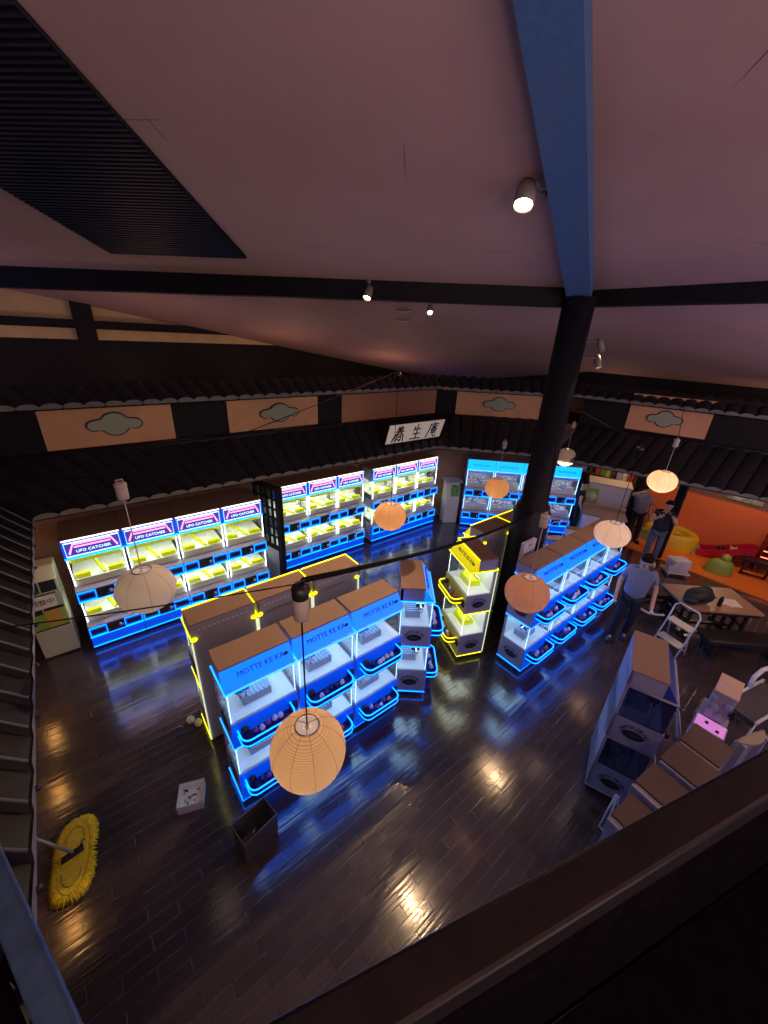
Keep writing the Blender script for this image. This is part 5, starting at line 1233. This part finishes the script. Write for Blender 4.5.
def person(loc, rz, h, label, J, shirt, trousers, shoes, tilt=(0, 0), sleeve=0.5, collar=False):
    """J: joint positions in a 1.70 m figure facing -y (right side is -x)"""
    t = thing('person', label, 'person', (loc[0], loc[1], loc[2] if len(loc) > 2 else 0), rz)
    K = h/1.70
    P = {'pel': (0, 0.01, .95), 'wst': (0, 0.0, 1.08), 'chs': (0, -0.005, 1.27), 'ncb': (0, 0.01, 1.42), 'nck': (0, 0.0, 1.48)}
    for s, x in (('r', -1), ('l', 1)):
        P.update({s+'sh': (x*.165, 0.01, 1.385), s+'el': (x*.235, .02, 1.12), s+'wr': (x*.25, -.05, .88),
                  s+'hp': (x*.085, 0.01, .90), s+'kn': (x*.10, -.015, .49), s+'an': (x*.105, .02, .09), s+'to': (x*.125, -.13, .035)})
    P.update(J); P = {a: Vector(b_) for a, b_ in P.items()}
    hd = Vector(P['nck']); up = Vector((tilt[0], tilt[1], 1)).normalized(); fw = (Vector((tilt[0]*.0, -1, 0)) - up*Vector((0, -1, 0)).dot(up)).normalized(); rt = fw.cross(up)
    P['hd0'] = hd + up*0.075 + fw*0.015; P['hd1'] = hd + up*0.15 + fw*0.012; P['hd2'] = hd + up*0.205 - fw*0.0
    Rr = {'pel': (.130, .095), 'wst': (.120, .085), 'chs': (.130, .085), 'ncb': .058, 'nck': .052, 'hd0': (.070, .085), 'hd1': (.078, .098), 'hd2': (.058, .07)}
    E_ = [('pel', 'wst'), ('wst', 'chs'), ('chs', 'ncb'), ('ncb', 'nck'), ('nck', 'hd0'), ('hd0', 'hd1'), ('hd1', 'hd2')]
    for s in 'rl':
        E_ += [('chs', s+'sh'), (s+'sh', s+'el'), (s+'el', s+'wr'), ('pel', s+'hp'), (s+'hp', s+'kn'), (s+'kn', s+'an'), (s+'an', s+'to')]
        Rr.update({s+'sh': .058, s+'el': .042, s+'wr': .027, s+'hp': .085, s+'kn': .055, s+'an': .030, s+'to': .016})
        # palm, five fingers
        d = (P[s+'wr'] - P[s+'el']).normalized(); side = d.cross(Vector((1, 0.2, 0.1))).normalized(); nrm = d.cross(side)
        P[s+'pm'] = P[s+'wr'] + d*0.055; Rr[s+'pm'] = (.034, .018); E_.append((s+'wr', s+'pm'))
        for fi, (off, ln) in enumerate(((-.027, .060), (-.009, .072), (.009, .066), (.027, .052))):
            a, b_ = s+'f%da' % fi, s+'f%db' % fi
            P[a] = P[s+'pm'] + d*0.045 + side*off; P[b_] = P[a] + d*ln*0.8 + nrm*ln*0.45
            Rr[a] = .0095; Rr[b_] = .008; E_ += [(s+'pm', a), (a, b_)]
        P[s+'ta'] = P[s+'wr'] + d*0.035 - side*0.042; P[s+'tb'] = P[s+'ta'] + d*0.035 - side*0.018 + nrm*0.012
        Rr[s+'ta'] = .011; Rr[s+'tb'] = .009; E_ += [(s+'wr', s+'ta'), (s+'ta', s+'tb')]
    sc = lambda D: {a: Vector(b_)*K for a, b_ in D.items()}
    rs_ = lambda D: {a: (tuple(x*K for x in r) if isinstance(r, tuple) else r*K) for a, r in D.items()}
    me = skin_mesh('body', sc(P), E_, rs_(Rr), 'pel', M['skin'])
    o = bpy.data.objects.new('body', me); COL.objects.link(o); o.parent = t
    # shirt: torso and sleeves a little fuller than the body
    N = {'a': P['pel'] + Vector((0, 0, -.13)), 'b': P['wst'] + Vector((0, 0, -.03)), 'c': P['chs'], 'd': P['ncb'] + Vector((0, 0, .005))}
    Q = {'a': (.172, .135), 'b': (.172, .135), 'c': (.178, .132), 'd': (.105, .095)}; E2 = [('a', 'b'), ('b', 'c'), ('c', 'd')]
    for s in 'rl':
        N[s+'s'] = P[s+'sh']; N[s+'m'] = P[s+'sh'].lerp(P[s+'el'], sleeve if sleeve <= 1 else 1.0); Q[s+'s'] = .078; Q[s+'m'] = .064
        E2 += [('c', s+'s'), (s+'s', s+'m')]
        if sleeve > 1: N[s+'w'] = P[s+'el'].lerp(P[s+'wr'], sleeve - 1); Q[s+'w'] = .042; E2.append((s+'m', s+'w'))
    me = skin_mesh('shirt', sc(N), E2, rs_(Q), 'a', shirt); o = bpy.data.objects.new('shirt', me); COL.objects.link(o); o.parent = t; sh_o = o
    N = {'p': P['pel'] + Vector((0, 0, 0.02))}; Q = {'p': (.142, .108)}; E3 = []
    for s in 'rl':
        N[s+'h'] = P[s+'hp']; N[s+'k'] = P[s+'kn']; N[s+'a'] = P[s+'an'] + Vector((0, 0, -.02)); Q[s+'h'] = .094; Q[s+'k'] = .072; Q[s+'a'] = .060
        E3 += [('p', s+'h'), (s+'h', s+'k'), (s+'k', s+'a')]
    me = skin_mesh('trousers', sc(N), E3, rs_(Q), 'p', trousers); o = bpy.data.objects.new('trousers', me); COL.objects.link(o); o.parent = t
    for s in 'rl':
        b = MB(); a = P[s+'an']*K; tt = P[s+'to']*K; d = (tt - a); d.z = 0; d.normalize(); sd = Vector((-d.y, d.x, 0))
        z0 = max(0.0, (P[s+'to'].z - 0.035)*K); pts = []
        for (l, w) in ((-.075, .0), (-.07, .03), (0.0, .042), (.10, .05), (.16, .042), (.185, .015)): pts.append((l*K, w*K))
        pol = [a + d*l + sd*w for l, w in pts] + [a + d*l - sd*w for l, w in reversed(pts[1:])]
        n = len(pol); v = [(p.x, p.y, z0) for p in pol] + [(p.x, p.y, z0 + (0.10 if (p - a).dot(d) < 0.05 else 0.065)*K) for p in pol]
        b.add(v, [tuple(range(n)), tuple(range(n, 2*n))] + [(i, (i+1) % n, n+(i+1) % n, n+i) for i in range(n)]); b.build('shoe', shoes, t, bevel=0.006)
    # head details
    c = P['hd1']; fr = lambda x, y, z: (c + rt*x + fw*y + up*z)*K
    b = MB(); cc = fr(0, -.012, 0.022)
    n_, m_ = 18, 10; v = []; f = []
    for i in range(m_+1):
        th = math.radians(108)*i/m_
        for j in range(n_):
            a = 2*math.pi*j/n_; front = max(0, -math.sin(a)); th2 = th*(1 - 0.34*front)
            L = Vector((math.sin(th2)*math.cos(a)*.088, math.sin(th2)*math.sin(a)*.108, math.cos(th2)*.105))
            q = cc + (rt*L.x - fw*L.y + up*L.z)*K; v.append(q)
    for i in range(m_):
        for j in range(n_): f.append((i*n_+j, i*n_+(j+1) % n_, (i+1)*n_+(j+1) % n_, (i+1)*n_+j))
    b.add(v, f, True); b.build('hair', M['hair'], t)
    b = MB()
    for s in (-1, 1): b.ball(fr(s*.031, .088, -.012), .010*K, n=8, m=6)
    b.build('eyes', M['eye'], t)
    b = MB(); b.tube([fr(0, .085, -.005), fr(0, .104, -.04), fr(0, .088, -.05)], [.008*K, .014*K, .009*K], 8)
    for s in (-1, 1): b.ball(fr(s*.079, -.005, -.02), .024*K, .5, .8, 1.2, 8, 6)
    b.build('nose_and_ears', M['skin'], t)
    b = MB(); b.ball(fr(0, .086, -.072), .018*K, 1.2, .45, .35, 10, 6); b.build('mouth', M['lips'], t)
    if collar:
        b = MB(); n = 20; q = P['ncb']*K + Vector((0, 0, .02*K)); b.tube([q + Vector((.068*K*math.cos(2*math.pi*i/n), .070*K*math.sin(2*math.pi*i/n), .012*math.sin(2*math.pi*i/n))) for i in range(n)], .014*K, 6, closed=True); b.build('collar', shirt, sh_o)
    return t, P, K

sh_blue = mat('grey_blue_polo', (0.16, 0.20, 0.30), 0.85, noise=0.12, nscale=20); tr_navy = mat('navy_trousers', (0.010, 0.013, 0.03), 0.85, noise=0.2, nscale=25)
sh_black = mat('black_tee', (0.012, 0.014, 0.025), 0.85, noise=0.2, nscale=25); jeans = mat('faded_denim', (0.07, 0.10, 0.20), 0.85, noise=0.25, nscale=18)
sh_grey = mat('grey_lilac_shirt', (0.20, 0.19, 0.28), 0.85, noise=0.12, nscale=20); tr_black = mat('black_trousers', (0.012, 0.012, 0.018), 0.8, noise=0.2, nscale=25)
shoe_b = mat('black_shoe', (0.02, 0.02, 0.03), 0.4); shoe_w = mat('pale_shoe', (0.5, 0.5, 0.55), 0.5)
p1, P1_, K1 = person((6.88, 1.50), math.radians(-68), 1.78, 'man in a grey-blue polo shirt looking down behind the unlit white machine',
    {'rel': (-.235, .04, 1.11), 'rwr': (-.235, -.06, .88), 'lel': (.26, .03, 1.12), 'lwr': (.27, -.10, .90), 'rkn': (-.10, -.06, .49), 'ran': (-.11, -.05, .09), 'rto': (-.14, -.20, .035), 'lkn': (.095, .02, .49), 'lan': (.09, .12, .10), 'lto': (.10, -.03, .035)},
    sh_blue, tr_navy, shoe_b, tilt=(0, -0.42), collar=True, sleeve=0.72)
def held(P, K, wr, root, name, label, cat, m, size=(0.035, 0.005, 0.06), rz=0.0):
    """a thing held in a hand: placed at the palm in world space"""
    mw = Matrix.Translation(root.location) @ Matrix.Rotation(root.rotation_euler.z, 4, 'Z')
    d = (P[wr[0]+'wr'] - P[wr[0]+'el']).normalized(); p = mw @ ((P[wr[0]+'pm'] + d*0.05 + Vector((0, -0.03, 0)))*K)
    b = MB(); b.box(-size[0], size[0], -size[1], size[1], -size[2], size[2]); b.box(-size[0]*.86, size[0]*.86, -size[1]*1.15, -size[1], -size[2]*.9, size[2]*.9)
    o = b.build(name, m, bevel=0.003); o.location = p; o.rotation_euler = (0.5, 0.2, root.rotation_euler.z + rz); tag(o, label, cat); return o
held(P1_, K1, 'r', p1, 'folded_note', 'small white folded note in the hand of the man in blue, nearer the blue row', 'paper', mat('white_note', (0.75, 0.76, 0.8), 0.6), (0.025, 0.003, 0.035), 0.4)
held(P1_, K1, 'l', p1, 'white_cloth', 'crumpled white bundle in the other hand of the man in blue', 'cloth', mat('white_bundle', (0.6, 0.6, 0.66), 0.8, noise=0.3, nscale=40), (0.022, 0.02, 0.03), 0.2)
p2, P2_, K2 = person((10.38, 2.24), math.radians(-62), 1.66, 'person in a black tee and jeans raising a phone beside the dark pillar',
    {'rel': (-.27, -.12, 1.20), 'rwr': (-.16, -.27, 1.38), 'lel': (.25, -.14, 1.18), 'lwr': (.09, -.25, 1.42)}, sh_black, jeans, shoe_w, tilt=(0.05, -0.18))
held(P2_, K2, 'l', p2, 'mobile_phone', 'dark phone held up by the person in the black tee', 'phone', M['black'])
p3, P3_, K3 = person((11.20, 2.98), math.radians(-50), 1.60, 'person in a grey-lilac shirt with one arm raised, beside the ball pool',
    {'rel': (-.33, -.06, 1.47), 'rwr': (-.15, -.16, 1.58), 'lel': (.25, .05, 1.13), 'lwr': (.27, .0, .90), 'lkn': (.12, -.02, .49), 'lan': (.15, .03, .09), 'lto': (.18, -.12, .035)}, sh_grey, tr_black, shoe_b, tilt=(-0.05, -0.1), sleeve=1.0, collar=True)
p4, P4_, K4 = person((10.25, 4.15), math.radians(30), 1.60, 'man dressed in black standing sideways before the green standee',
    {'rwr': (-.22, -.09, .88)}, sh_black, tr_black, shoe_b, tilt=(0, -0.08))
p3.location.z = 0.03
